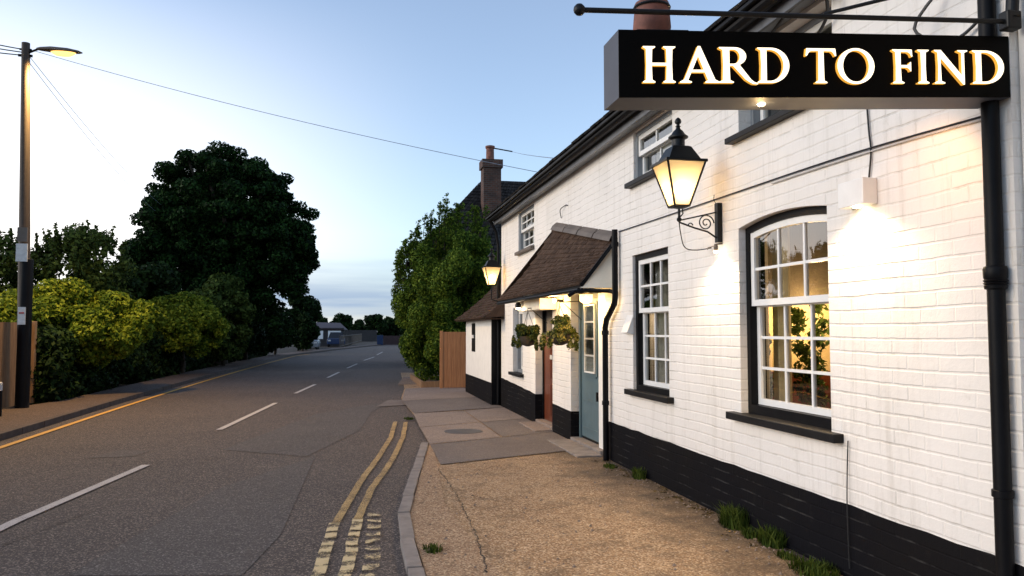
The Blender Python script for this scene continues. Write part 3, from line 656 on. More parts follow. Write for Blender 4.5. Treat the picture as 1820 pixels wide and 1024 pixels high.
q = MB(); q.box(x-.004,x+.006,12.3,12.95,1.60,1.76); q.build('name_board', M['lead'], pub)
q = MB(); q.box(W-.3,W-.01,12.0,13.2,.0,.055); q.box(W-.007,W+.2,12.07,13.2,.0,.095); q.build('door_step', M['flag'], pub, bevel=.008)
# vertical drainpipe with swan neck, and gutter arm of the canopy
dp = MB(); dp.tube([(3.07,8.87,2.80),(3.07,8.87,2.0),(3.07,8.90,1.92),(3.06,9.16,1.74),(3.06,9.22,1.64),(3.06,9.22,.03)], .036, 12)
for z in (2.6,1.55,.7): dp.lathe((3.07 if z > 2 else 3.06, 8.87 if z > 2 else 9.22, z), [(.045,0),(.045,.05)], 12)
dp.build('drainpipe', M['black'], pub, smooth=True)
# ------------------------------------------------------------------ tiled canopy over the doors
def sdl(u, v):    # u along the wall (near->far), v from ridge to eave
    P1 = Vector((W-.0,8.98,2.74)); P2 = Vector((W-.0,11.82,3.24)); E1 = Vector((2.74,9.22,2.17)); E2 = Vector((2.66,14.3,2.16))
    p = (P1*(1-u)+P2*u)*(1-v)+(E1*(1-u)+E2*u)*v
    s = math.sin(math.pi*v)*.07*(.4+u)      # concave bell-cast
    return p + Vector((.25*s, 0, -s))
cm = MB(); rg = random.Random(6); rows = 17
for r_ in range(rows-1, -1, -1):
    v0 = r_/rows; v1 = min(1.0, (r_+1.12)/rows); n = 30
    for k in range(n):
        off = (.5 if r_ % 2 else 0); ua = max(0, (k-off)/n); ub = min(1, (k+1-off)/n)
        if ub <= ua: continue
        j = rg.uniform(.012,.030); e = Vector((-.5,0,.85))
        a_ = sdl(ua, v0)+e*.004; b_ = sdl(ub, v0)+e*.004; c_ = sdl(ub-.002, v1)+e*(j+rg.uniform(-.004,.004)); d_ = sdl(ua+.002, v1)+e*j
        cl = sdl(ub-.002, v1)-e*.001; dl = sdl(ua+.002, v1)-e*.001
        cm.add([a_,b_,c_,d_,cl,dl], [(0,1,2,3),(3,2,4,5),(1,4,2),(0,3,5)])
for i in range(12):
    for k in range(12):
        cm.quad(sdl(i/12,k/12)-Vector((0,0,.012)), sdl((i+1)/12,k/12)-Vector((0,0,.012)), sdl((i+1)/12,(k+1)/12)-Vector((0,0,.012)), sdl(i/12,(k+1)/12)-Vector((0,0,.012)))
# far hip
cm.tri((W,11.82,3.23),(2.66,14.3,2.15),(W,14.3,2.2))
can = cm.build('canopy_roof', M['tile'], pub, loc=(W,9,2.2)); can['label'] = 'steep brown tiled canopy over the two doors'
rc = MB()
for k in range(4):
    a_ = sdl(k/4, 0); b_ = sdl((k+1)/4-.012, 0); e = Vector((-.07,0,-.03)); u_ = Vector((0,0,.05))
    rc.add([a_+u_, b_+u_, b_+e+Vector((0,0,.02)), a_+e+Vector((0,0,.02)), a_+e*1.25-Vector((.01,0,.03)), b_+e*1.25-Vector((.01,0,.03))], [(0,1,2,3),(3,2,5,4)])
rc.build('ridge_flashing', M['lead'], can)
fb = MB(); E1 = Vector((2.74,9.22,2.17)); E2 = Vector((2.66,14.3,2.16))
a_, b_ = E1+Vector((.015,0,-.015)), E2+Vector((.015,0,-.015)); d_ = Vector((0,0,-.07)); t_ = Vector((.03,0,0))
fb.add([a_,b_,b_+t_,a_+t_,a_+d_,b_+d_,b_+t_+d_,a_+t_+d_], [(0,1,2,3),(4,7,6,5),(0,4,5,1),(1,5,6,2),(2,6,7,3),(3,7,4,0)])
# verge board along the near slope
p0, p1 = sdl(0,0), sdl(0,1)
fb.add([p0+Vector((0,-.02,0)),p1+Vector((0,-.02,0)),p1+Vector((.02,-.02,-.05)),p0+Vector((0,-.02,-.07)),p0+Vector((0,0,0)),p1,p1+Vector((.02,0,-.05)),p0+Vector((0,0,-.07))],
       [(0,1,2,3),(7,6,5,4),(0,4,5,1),(3,2,6,7)])
fb.build('canopy_fascia', M['black'], can)
ck = MB()
ck.add([(W-.001,9.06,2.68),(W-.001,9.06,2.12),(2.75,9.20,2.12),(2.76,9.20,2.17),(W-.001,9.10,2.68),(W-.001,9.10,2.12),(2.75,9.24,2.12),(2.76,9.24,2.17)], [(3,2,1,0),(4,5,6,7),(1,2,6,5)])
ck.build('canopy_cheek', M['cream'], can)
sf = MB(); sf.quad((2.78,9.25,2.105),(W,9.12,2.125),(W,14.3,2.125),(2.69,14.3,2.105)); sf.build('canopy_soffit', M['cream'], can)
ga = MB(); ga.tube([(2.58,9.16,2.02),(2.66,9.16,2.07),(2.8,9.14,2.085),(3.04,8.98,2.075),(3.07,8.87,2.05)], .024, 10)
ga.tube([(2.72,9.2,2.10),(2.665,14.28,2.10)], .02, 8); ga.box(2.60,3.0,9.18,9.20,2.06,2.075)
ga.build('canopy_gutter', M['black'], can, smooth=True)
# far-end corner pipe
q = MB(); q.tube([(2.9,16.42,3.95),(3.04,16.42,3.7),(3.08,16.40,3.4),(3.08,16.40,.05)], .035, 10); q.build('drainpipe', M['black'], pub, smooth=True)

# ------------------------------------------------------------------ neighbouring wall at the right edge
nb = empty('neighbouring_building', (3.3,0,0), 'rough whitewashed brick building joining the pub at the right edge of the view', 'building')
q = MB(); q.quad((3.24,3.19,-.1),(3.24,-6,-.1),(3.24,-6,6.5),(3.24,3.19,6.5)); q.quad((3.24,3.19,6.5),(3.24,-6,6.5),(9,-6,6.5),(9,3.19,6.5)); q.quad((3.24,3.19,3.8),(3.24,3.19,6.5),(9,3.19,6.5),(9,3.19,3.8)); q.build('wall', M['wall2'], nb)
q = MB(); q.box(3.17,3.236,3.06,3.192,-.05,3.83); q.build('corner_strip', M['render'], nb, bevel=.01)
q = MB(); q.box(3.10,3.236,2.88,3.02,2.74,2.86); q.build('corbel', M['render'], nb, bevel=.01)

# ------------------------------------------------------------------ outhouse beyond the pub
oh = empty('outhouse', (2.95,18.3,0), 'low white outhouse with black plinth and mossy tiled lean-to roof past the pub corner', 'outhouse')
q = MB(); q.box(2.95,6,16.5,20.25,.0,1.93); q.build('wall', M['render'], oh)
q = MB(); q.box(2.942,2.949,16.49,20.26,0,.50); q.build('plinth', M['plinth'], oh)
q = MB(); q.box(2.944,6,16.44,16.496,.0,2.0); q.build('near_side', M['black'], oh)  # near side wall of the outhouse, a plain black sheet
q = MB(); q.box(2.93,2.948,18.7,19.15,1.10,1.78); wo = q.build('window', M['black'], oh); 
q = MB(); q.box(2.90,2.925,18.75,19.1,1.42,1.5); q.build('window_latch', M['white'], wo)
q = MB(); rg = random.Random(12); rows = 12; n = 22
def osd(u, v): 
    P = Vector((3.75,15.95,2.78)).lerp(Vector((3.75,20.6,2.78)), u); Q = Vector((2.68,15.95,1.87)).lerp(Vector((2.68,20.6,1.87)), u)
    p = P.lerp(Q, v); s = math.sin(math.pi*v)*.06; return p+Vector((0,0,-s))
for r_ in range(rows):
    for k in range(n):
        off = .5 if r_ % 2 else 0; ua = max(0,(k-off)/n); ub = min(1,(k+1-off)/n); v0, v1 = r_/rows, min(1,(r_+1.1)/rows); e = Vector((-.5,0,.85)); j = rg.uniform(.012,.03)
        q.add([osd(ua,v0),osd(ub,v0),osd(ub,v1)+e*j,osd(ua,v1)+e*j,osd(ub,v1)-e*.01,osd(ua,v1)-e*.01], [(0,1,2,3),(3,2,4,5)])
q.add([(3.75,15.95,2.77),(2.68,15.95,1.86),(3.75,15.95,1.95)], [(0,1,2)]); q.box(2.72,3.7,15.97,20.55,1.84,1.86)
q.build('roof', M['tile'], oh)

# ------------------------------------------------------------------ sign
SN = empty('hanging_sign', (2.1,3.3,2.82), 'long black box sign with glowing letters reading HARD TO FIND fixed to the pub wall', 'sign')
xa, xb = 1.13, 3.122; za0, za1, zb0, zb1 = 2.607, 2.908, 2.729, 3.03
def sgn(x, t): f = (x-xa)/(xb-xa); return za0+(zb0-za0)*f+((za1-za0))*t   # t in 0..1 up the face
q = MB(); yf, yb_ = 3.2, 3.4
q.add([(xa,yf,za0),(xb,yf,zb0),(xb,yb_,zb0),(xa,yb_,za0),(xa,yf,za1),(xb,yf,zb1),(xb,yb_,zb1),(xa,yb_,za1)], [(0,3,2,1),(4,5,6,7),(1,2,6,5),(2,3,7,6),(3,0,4,7)])
q.build('sign_box', M['steel'], SN)
q = MB(); q.add([(xa,yf-.004,za0),(xb,yf-.004,zb0),(xb,yf-.004,zb1),(xa,yf-.004,za1),(xa,yf,za0),(xb,yf,zb0),(xb,yf,zb1),(xa,yf,za1)], [(0,1,2,3),(0,4,5,1),(1,5,6,2),(2,6,7,3),(3,7,4,0)])
q.build('sign_face', M['signblack'], SN)
# serif capitals, outlines in a unit-high box
def stem(x0, x1, e=.075):
    return [(x0-e,0),(x1+e,0),(x1+e,.03),(x1+.012,.075)], [(x1+.012,.925),(x1+e,.97),(x1+e,1),(x0-e,1),(x0-e,.97),(x0-.012,.925)], [(x0-.012,.075),(x0-e,.03)]
def arcp(cx, cy, rx, ry, a0, a1, n=20): return [(cx+rx*math.cos(R(a0+(a1-a0)*i/n)), cy+ry*math.sin(R(a0+(a1-a0)*i/n))) for i in range(n+1)]
GL = {}
GL['I'] = ([[(.0,0),(.36,0),(.36,.03),(.267,.075),(.255,.5),(.267,.925),(.36,.97),(.36,1),(0,1),(0,.97),(.093,.925),(.105,.5),(.093,.075),(0,.03)]], .36)
GL['H'] = ([[(0,0),(.34,0),(.34,.03),(.257,.075),(.245,.47),(.665,.47),(.653,.075),(.57,.03),(.57,0),(.91,0),(.91,.03),(.827,.075),(.815,.5),(.827,.925),(.91,.97),(.91,1),(.57,1),(.57,.97),(.653,.925),(.665,.545),(.245,.545),(.257,.925),(.34,.97),(.34,1),(0,1),(0,.97),(.083,.925),(.095,.5),(.083,.075),(0,.03)]], .91)
GL['A'] = ([[(-.02,0),(.27,0),(.27,.03),(.18,.07),(.262,.29),(.60,.29),(.68,.07),(.61,.03),(.61,0),(.96,0),(.96,.03),(.86,.09),(.49,1.02),(.43,1.02),(.085,.09),(-.02,.03)], [(.29,.36),(.572,.36),(.432,.74)]], .94)
GL['R'] = ([[(0,0),(.34,0),(.34,.03),(.257,.075),(.245,.475),(.33,.475),(.62,.10),(.72,.02),(.80,-.03),(.92,-.04),(.92,-.01),(.84,.02),(.76,.09),(.49,.50)]+arcp(.37,.745,.275,.255,-62,90,16)+[(0,1),(0,.97),(.083,.925),(.095,.5),(.083,.075),(0,.03)],
            [(.245,.535)]+arcp(.34,.735,.15,.20,-88,88,14)+[(.245,.935)]], .90)
GL['D'] = ([[(0,0),(.36,0)]+arcp(.36,.5,.50,.5,-90,90,30)+[(0,1),(0,.97),(.083,.925),(.095,.5),(.083,.075),(0,.03)], [(.245,.06)]+arcp(.33,.5,.37,.44,-88,88,26)+[(.245,.94)]], .86)
GL['T'] = ([[(.27,0),(.61,0),(.61,.03),(.527,.075),(.515,.925),(.74,.92),(.80,.87),(.85,.78),(.885,.79),(.86,1.0),(.02,1.0),(-.005,.79),(.03,.78),(.08,.87),(.14,.92),(.365,.925),(.353,.075),(.27,.03)]], .88)
GL['O'] = ([arcp(.5,.5,.51,.52,0,356,44), arcp(.5,.5,.355,.455,0,-356,44)], 1.0)
GL['F'] = ([[(0,0),(.34,0),(.34,.03),(.257,.075),(.245,.47),(.44,.465),(.50,.42),(.53,.36),(.555,.36),(.555,.63),(.53,.63),(.50,.57),(.44,.54),(.245,.54),(.245,.93),(.46,.925),(.53,.88),(.57,.79),(.60,.79),(.585,1),(0,1),(0,.97),(.083,.925),(.095,.5),(.083,.075),(0,.03)]], .60)
GL['N'] = ([[(0,0),(.29,0),(.29,.03),(.19,.075),(.175,.76),(.80,-.03),(.845,-.03),(.845,.925),(.94,.97),(.94,1),(.66,1),(.66,.97),(.765,.925),(.765,.25),(.19,1),(0,1),(0,.97),(.09,.925),(.105,.5),(.09,.075),(0,.03)]], .94)
def letter(ch, x0, x1, b, t, parent, y=3.196):
    polys, w = GL[ch]; cu = bpy.data.curves.new('letter', 'CURVE'); cu.dimensions = '2D'; cu.fill_mode = 'BOTH'; cu.extrude = .5
    for p in polys:
        s = cu.splines.new('POLY'); s.points.add(len(p)-1); s.use_cyclic_u = True
        for i, (u, v) in enumerate(p): s.points[i].co = (u, v, 0, 1)
    tmp = bpy.data.objects.new('letter', cu); C.objects.link(tmp); bpy.context.view_layer.update()
    me = bpy.data.meshes.new_from_object(tmp); bpy.data.objects.remove(tmp)
    sx = (x1-x0)/w; dz = (zb0-za0)/(xb-xa)
    for v in me.vertices:
        u, h, e = v.co; X = x0+u*sx; v.co = (X, y-.017*(e+.5)-.0, sgn(X, b)+(t-b)*(za1-za0)*h)
    me.materials.clear(); me.materials.append(M['letterface']); me.materials.append(M['letterside'])
    me.update()
    for p in me.polygons: p.material_index = 0 if abs(p.normal.y) > .9 else 1
    o = bpy.data.objects.new('letter', me); C.objects.link(o); o.parent = parent; o.location = -parent.location; return o
for ch, a_, b_ in [('H',1.235,1.385),('A',1.41,1.588),('R',1.592,1.775),('D',1.778,1.935),('T',2.018,2.172),('O',2.18,2.368),('F',2.466,2.572),('I',2.60,2.66),('N',2.69,2.872),('D',2.898,3.075)]:
    letter(ch, a_, b_, .205, .74, SN)
q = MB(); q.lathe((1.86,3.30,sgn(1.86,0)-.006), [(.014,0),(.018,.006)], 14); q.build('downlight', M['spotface'], SN)
plight('sign_light', (1.86,3.3,sgn(1.86,0)-.05), .5, (1,.62,.25), .02, parent=SN)
plight('sign_wall_light', (2.72,3.50,2.60), 4.5, (1,.50,.20), .02, spot=120, parent=SN, direction=(1,.55,-.75))
# iron bar above the sign with a ball end
BR = empty('iron_bar', (3.05,3.15,3.08), 'long black iron bar with a ball end running above the sign', 'sign bracket')
q = MB(); q.tube([(.955,3.15,2.961),(3.1,3.15,3.083)], .0115, 10); q.build('rod', M['blackm'], BR, smooth=True)
q = MB(); q.lathe((.94,3.15,2.935), [(.002,0),(.014,.004),(.023,.014),(.026,.026),(.023,.038),(.014,.048),(.002,.052)], 14); q.build('ball_finial', M['blackm'], BR, smooth=True)
q = MB(); q.box(3.05,3.13,3.12,3.18,3.04,3.13); q.tube([(3.1,3.15,3.10),(3.12,3.14,3.4)], .03, 10); q.build('wall_bracket', M['blackm'], BR, bevel=.008)
q = MB(); p0 = YP(1465,25,3.9); p1 = YP(1640,-18,3.5); q.tube([p0, p1], .011, 8)
tag(q.build('stay_rod', M['blackm']), 'black iron stay rod slanting up above the bar towards the wall', 'stay rod')
# chimney pot on the sign
pot = empty('chimney_pot', (1.33,3.31,2.92), 'rusty terracotta pot standing on the top of the sign box', 'chimney pot')
zt = sgn(1.33,1)
q = MB(); q.lathe((1.33,3.31,zt), [(.074,.012),(.086,.05),(.082,.10),(.078,.135),(.082,.15),(.076,.165),(.05,.168)], 26); q.build('pot_body', M['terra'], pot, smooth=True)
q = MB(); q.box(1.225,1.47,3.22,3.395,zt-.004,zt+.014, Matrix.Translation((1.33,3.3,zt)) @ Matrix.Rotation(R(-3.5),4,'Y') @ Matrix.Translation((-1.33,-3.3,-zt))); q.build('pot_base', M['blackm'], pot, bevel=.004)
q = MB(); q.lathe((1.33,3.31,zt+.138), [(.0825,0),(.086,.006),(.0825,.012)], 26); q.build('pot_band', M['blackm'], pot)
# big black drainpipe at the corner
bp = empty('corner_drainpipe', (3.085,3.28,0), 'thick black cast iron pipe with ribbed collar standing at the right corner of the pub', 'drainpipe')
q = MB(); q.tube([(3.083,3.28,3.75),(3.083,3.28,0.0)], .040, 18); q.build('pipe', M['black'], bp, smooth=True)
q = MB(); q.lathe((3.083,3.28,1.80), [(.041,0),(.050,.004),(.052,.02),(.049,.024),(.056,.03),(.049,.036),(.056,.044),(.049,.05),(.053,.058),(.055,.10),(.050,.112),(.041,.116)], 20); q.build('collar', M['black'], bp, smooth=True)
q = MB(); q.lathe((3.083,3.28,.80), [(.041,0),(.048,.003),(.048,.035),(.041,.038)], 18); q.box(3.083,3.24,3.26,3.30,.805,.83); q.build('clip', M['black'], bp, smooth=True)
# ------------------------------------------------------------------ lanterns
def lantern(loc, label):
    x, y, z = loc; L = empty('wall_lantern', loc, label, 'lantern', 'lanterns on the pub wall')
    def ring(h, zz): return [(x-h,y-h,z+zz),(x+h,y-h,z+zz),(x+h,y+h,z+zz),(x-h,y+h,z+zz)]
    b0, b1 = ring(.066,0), ring(.168,.36)
    g = MB()
    for i in range(4): g.quad(b0[i],b0[(i+1)%4],b1[(i+1)%4],b1[i])
    g.build('glass', M['lampglass'], L)
    f = MB()
    for i in range(4): f.tube([b0[i],b1[i]], .0095, 6); f.tube([b0[i],b0[(i+1)%4]], .010, 6)
    o_, i_ = ring(.184,.36), ring(.184,.382)
    f.add(o_+i_, [(0,3,2,1),(4,5,6,7)]+[(i,(i+1)%4,4+(i+1)%4,4+i) for i in range(4)])
    f.build('frame', M['blackm'], L)
    c = MB(); p = ring(.145,.383)+ring(.082,.505)+ring(.062,.515)
    c.add(p, [(0,3,2,1)]+[(i,(i+1)%4,4+(i+1)%4,4+i) for i in range(4)]+[(4+i,4+(i+1)%4,8+(i+1)%4,8+i) for i in range(4)]+[(8,9,10,11)])
    c.build('hood', M['blackm'], L)
    c = MB(); c.lathe((x,y,z), [(.060,.51),(.056,.52),(.056,.575),(.062,.58),(.085,.592),(.085,.602),(.060,.622),(.042,.65),(.022,.668),(.016,.685),(.024,.692),(.014,.70),(.014,.712),(.026,.722),(.029,.738),(.022,.755),(.008,.768)], 18)
    c.build('chimney', M['blackm'], L, smooth=True)
    c = MB(); c.lathe((x,y,z-.02), [(.02,.0),(.055,.008),(.06,.018)], 16); c.tube([(x,y,z-.02),(x,y,z-.11)], .012, 8); c.tube([(x+.03,y,z-.02),(x+.035,y,z-.06),(x,y,z-.1)], .006, 6); c.lathe((x,y,z-.135), [(.004,0),(.02,.012),(.022,.03),(.012,.042)], 10)
    c.build('stem', M['blackm'], L, smooth=True)
    c = MB(); c.lathe((x,y,z+.10), [(.004,0),(.026,.015),(.04,.05),(.036,.085),(.018,.11),(.004,.115)], 14); c.build('bulb', M['bulb'], L, smooth=True)
    plight('lantern_light', (x,y,z+.16), 9, rad=.045, parent=L)
    return L
def scroll_bracket(L, x, y, z, xw):     # scrollwork arm from the wall plate to the stem
    c = MB(); c.tube([(xw,y,z+.02),(x,y,z-.06)], .007, 6); c.tube([(xw,y,z-.20),(xw-.08,y,z-.15),(xw-.2,y,z-.12),(x,y,z-.075)], .008, 6)
    pts = []
    for i in range(34):
        a = i*.36; r = .075*(1-i/40); pts.append((xw-.095+r*math.cos(a), y, z-.075+r*math.sin(a)))
    c.tube(pts, .0055, 6)
    pts = []
    for i in range(20):
        a = i*.3; r = .025*(1-i/26); pts.append((xw-.24+r*math.cos(a), y, z-.10+r*math.sin(a)))
    c.tube(pts, .005, 6)
    c.build('bracket', M['blackm'], L, smooth=True)
    c = MB(); c.box(xw,W-.0015,y-.03,y+.03,z-.24,z+.10); c.tube([(xw+.01,y,z+.08),(xw-.02,y,z+.13),(xw-.015,y,z+.17)], .004, 5); c.build('wall_plate', M['blackm'], L, bevel=.004)
l1 = lantern((2.745,6.26,2.66), 'large black lantern on a scroll bracket above the lit wall, nearest the sign')
scroll_bracket(l1, 2.745, 6.26, 2.60, W-.045)
l2 = lantern((2.86,16.0,2.54), 'distant glowing lantern at the far corner of the pub in front of the dark hedge')
q = MB(); q.tube([(2.86,16,2.42),(2.86,16,2.25),(3.0,16.0,2.2),(W-.002,16.0,2.2)], .014, 6); q.build('bracket', M['blackm'], l2, smooth=True)
# wall spotlights
def spot_thing(name, loc, label, cat, build, watts, rad=.03, ang=130, col=(1,.72,.40), d=(.1,0,-1), group=None, lz=-.03):
    T = empty(name, loc, label, cat, group); build(T)
    plight(name+'_light', (loc[0],loc[1],loc[2]+lz), watts, col, rad, ang, T, .7, d); return T
def b1_(T):
    q = MB(); q.box(3.03,W-.0015,4.2,4.45,2.37,2.53); q.build('housing', M['white'], T, bevel=.004)
    q = MB(); q.lathe((3.075,4.32,2.362), [(.022,0),(.026,.007)], 14); q.build('lens', M['spotface'], T)
spot_thing('wall_light', (3.06,4.32,2.37), 'white box wall light shining down beside the large window', 'wall light', b1_, 60, .03, 150, lz=-.035)
def b2_(T):
    q = MB(); q.lathe((3.07,6.24,2.285), [(.014,0),(.02,.03),(.012,.06)], 12); q.tube([(3.07,6.24,2.34),(W,6.24,2.35)], .008, 6); q.tube([(3.07,6.25,2.33),(3.04,6.33,2.32),(3.06,6.38,2.31)], .004, 5); q.build('lamp_holder', M['lead'], T)
    q = MB(); q.lathe((3.07,6.24,2.262), [(.003,0),(.018,.01),(.018,.022)], 12); q.build('lens', M['spotface'], T)
spot_thing('spotlight', (3.07,6.24,2.3), 'small spotlight glowing under the lantern bracket', 'spotlight', b2_, 46, .02, 150, lz=-.06)
def b3_(T):
    q = MB(); q.box(2.86,W-.0015,11.78,13.35,1.93,2.10); q.build('housing', M['cream'], T, bevel=.006)
spot_thing('box_light', (2.95,13.1,1.93), 'white box light fitting above the red door under the canopy', 'wall light', b3_, 5, .03, 150)
def b4_(T):
    q = MB(); q.lathe((2.78,13.0,2.035), [(.02,-.06),(.05,-.05),(.055,0),(.03,.04),(.01,.05)], 14); q.build('housing', M['blackm'], T, smooth=True)
    q = MB(); q.lathe((2.78,12.99,1.955), [(.004,0),(.034,.008),(.042,.025)], 14); q.build('lens', M['spotface'], T)
spot_thing('floodlight', (2.78,13.0,2.0), 'small white floodlight under the canopy edge above the left hanging basket', 'floodlight', b4_, 9, .03, 150, lz=-.06)
def b5_(T):
    q = MB(); q.tube([(3.03,11.4,2.05),(W,11.4,2.05)], .02, 8); q.build('holder', M['blackm'], T)
    q = MB(); q.lathe((2.99,11.4,2.02), [(.004,0),(.02,.008),(.026,.03),(.02,.05),(.004,.06)], 12); q.build('bulb', M['bulb'], T, smooth=True)
T5 = empty('bulkhead_light', (3.03,11.4,2.05), 'bare yellow bulb light under the canopy beside the right hanging basket', 'wall light'); b5_(T5); plight('bulb_light', (2.93,11.4,2.02), 10, (1,.62,.22), .03, parent=T5)
T6 = empty('door_light', (2.98,9.75,2.05), 'round glass lamp under the canopy in front of the blue door', 'ceiling light')
q = MB(); q.lathe((2.98,9.75,1.97), [(.02,-.02),(.07,0),(.085,.04),(.085,.10)], 20); q.build('glass', M['lampglass'], T6, smooth=True)
q = MB(); q.lathe((2.98,9.75,2.07), [(.09,0),(.09,.03)], 20); q.build('rim', M['blackm'], T6)
q = MB(); q.lathe((2.98,9.75,1.99), [(.003,0),(.02,.012),(.02,.04),(.003,.055)], 12); q.build('bulb', M['bulb'], T6, smooth=True)
plight('door_light_lamp', (2.98,9.75,1.93), 12, (1,.64,.24), .04, parent=T6)
# small vent cowl beside the pipe
q = MB(); q.add([(3.05,8.42,1.58),(3.05,8.62,1.58),(W-.001,8.42,1.78),(W-.001,8.62,1.78),(W-.001,8.42,1.56),(W-.001,8.62,1.56)], [(0,1,3,2),(0,2,4),(1,5,3),(0,4,5,1)])
tag(q.build('vent_cowl', M['white']), 'small white vent cowl on the wall just right of the black drainpipe', 'vent')

# ------------------------------------------------------------------ leaves
def leaf_mesh(name, mat, clumps, count, size, parent=None, seed=1, aspect=1.9, inner=.15, flat=0.0, shell=.38, core=None, loc=None, droop=.0):
    """clumps: (cx,cy,cz,rx,ry,rz); leaves shared out by clump surface area"""
    rg = np.random.default_rng(seed); c = np.array(clumps, float)
    area = (c[:,3]*c[:,4]+c[:,4]*c[:,5]+c[:,3]*c[:,5]); idx = rg.choice(len(c), count, p=area/area.sum())
    d = rg.normal(size=(count,3)); d /= np.linalg.norm(d, axis=1)[:,None]
    rad = 1-shell*rg.random(count)**1.6; inn = rg.random(count) < inner; rad[inn] = rg.random(inn.sum())*.8
    ctr = c[idx,:3]+d*rad[:,None]*c[idx,3:6]
    nrm = d*.8+rg.normal(size=(count,3))*.55; nrm[:,2] += .25+flat; nrm /= np.linalg.norm(nrm, axis=1)[:,None]
    a = rg.normal(size=(count,3)); a[:,2] -= droop; a -= nrm*(a*nrm).sum(1)[:,None]; a /= np.linalg.norm(a, axis=1)[:,None]; b = np.cross(nrm, a)
    s = size*(.6+.8*rg.random(count)); L = a*s[:,None]*.5*aspect**.5; Wd = b*s[:,None]*.5/aspect**.5
    bend = nrm*(s*.12)[:,None]
    v = np.stack([ctr-L-bend, ctr+Wd+bend*.5-L*.1, ctr+L-bend, ctr-Wd+bend*.5-L*.1], 1).reshape(-1,3)
    nv = len(v); f = np.arange(nv, dtype=np.int32)
    if loc is not None: v = v-np.array(loc)[None]
    me = bpy.data.meshes.new(name); me.vertices.add(nv); me.loops.add(nv); me.polygons.add(count)
    me.vertices.foreach_set('co', v.astype(np.float32).ravel()); me.loops.foreach_set('vertex_index', f)
    me.polygons.foreach_set('loop_start', np.arange(0,nv,4,dtype=np.int32)); me.polygons.foreach_set('loop_total', np.full(count,4,dtype=np.int32))
    me.materials.append(mat); me.update(calc_edges=True)
    o = bpy.data.objects.new(name, me); C.objects.link(o)
    if loc is not None: o.location = loc
    if parent: o.parent = parent; o.location = Vector(o.location)-Vector(parent.location)
    return o
def shell_clumps(c, r, n, cr, seed, zmin=-1.0, squash=.75, fill=.3):
    rg = np.random.default_rng(seed); o = []
    while len(o) < n:
        d = rg.normal(size=3); d /= np.linalg.norm(d)
        if d[2] < zmin: continue
        k = 1-.22*rg.random() if rg.random() > fill else rg.random()*.8
        s = cr*(.65+.7*rg.random()); o.append((c[0]+d[0]*r[0]*k, c[1]+d[1]*r[1]*k, c[2]+d[2]*r[2]*k, s, s, s*squash))
    return o
def trunk(parent, x, y, h, r, tops, seed=1):
    m = MB(); m.tube([(x,y,-.05),(x+.05,y,h*.4),(x,y,h)], [r*1.25,r,r*.8], 10); rg = random.Random(seed)
    for t in tops:
        p = Vector((x,y,h*rg.uniform(.7,.98))); q = Vector(t); md = p.lerp(q,.5)+Vector((rg.uniform(-.3,.3),rg.uniform(-.3,.3),.3))
        m.tube([p, md, q], [r*.5,r*.3,r*.08], 6)
    return m.build('trunk', M['bark'], parent, smooth=True)
def tree(label, cat, name, base, centre, rad, ncl, cr, nleaf, size, mat, seed, th=None, group=None, zmin=-.9, **k):
    T = empty(name, (base[0],base[1],0), label, cat, group)
    cl = shell_clumps(centre, rad, ncl, cr, seed, zmin); rg = random.Random(seed)
    trunk(T, base[0], base[1], th or centre[2]-rad[2]*.5, max(.06,rad[0]*.06), [c[:3] for c in rg.sample(cl, min(10,len(cl)))], seed)
    leaf_mesh('crown', mat, cl, nleaf, size, T, seed, **k); return T
# the great dark tree
cl = []
for cc, rr, n in [((-5.9,38,7.4),(3.0,3.0,2.75),80),((-5.2,38.3,5.2),(3.6,3.2,2.8),80),((-7.7,37.6,5.9),(2.1,2,1.7),34),((-7.2,37.8,7.3),(1.9,2,1.6),26),((-4.6,38,2.6),(2.9,2.6,2.2),30),((-3.7,37.5,7.2),(1.9,2,1.9),30),((-2.8,38,5.2),(1.3,1.6,1.7),24),((-6.2,37.6,4.2),(2.6,2,1.6),30),((-8.6,37.6,5.2),(1.1,1.5,1.2),18)]:
    cl += shell_clumps(cc, rr, int(n*1.5), .50, int(n*7+cc[0]*-3), squash=.62)
cl += shell_clumps((-5.6,38.6,6.4), (3.5,2.4,3.3), 70, .55, 77, squash=.62, fill=.2)
T = empty('large_tree', (-6.0,38.3,0), 'huge dark round crowned tree rising over the left side of the road', 'tree')
trunk(T, -6.0, 38.3, 5.0, .42, [c[:3] for c in cl[::9]], 3)
leaf_mesh('crown', M['leaf_tree'], cl, 185000, .13, T, 11, inner=.12)
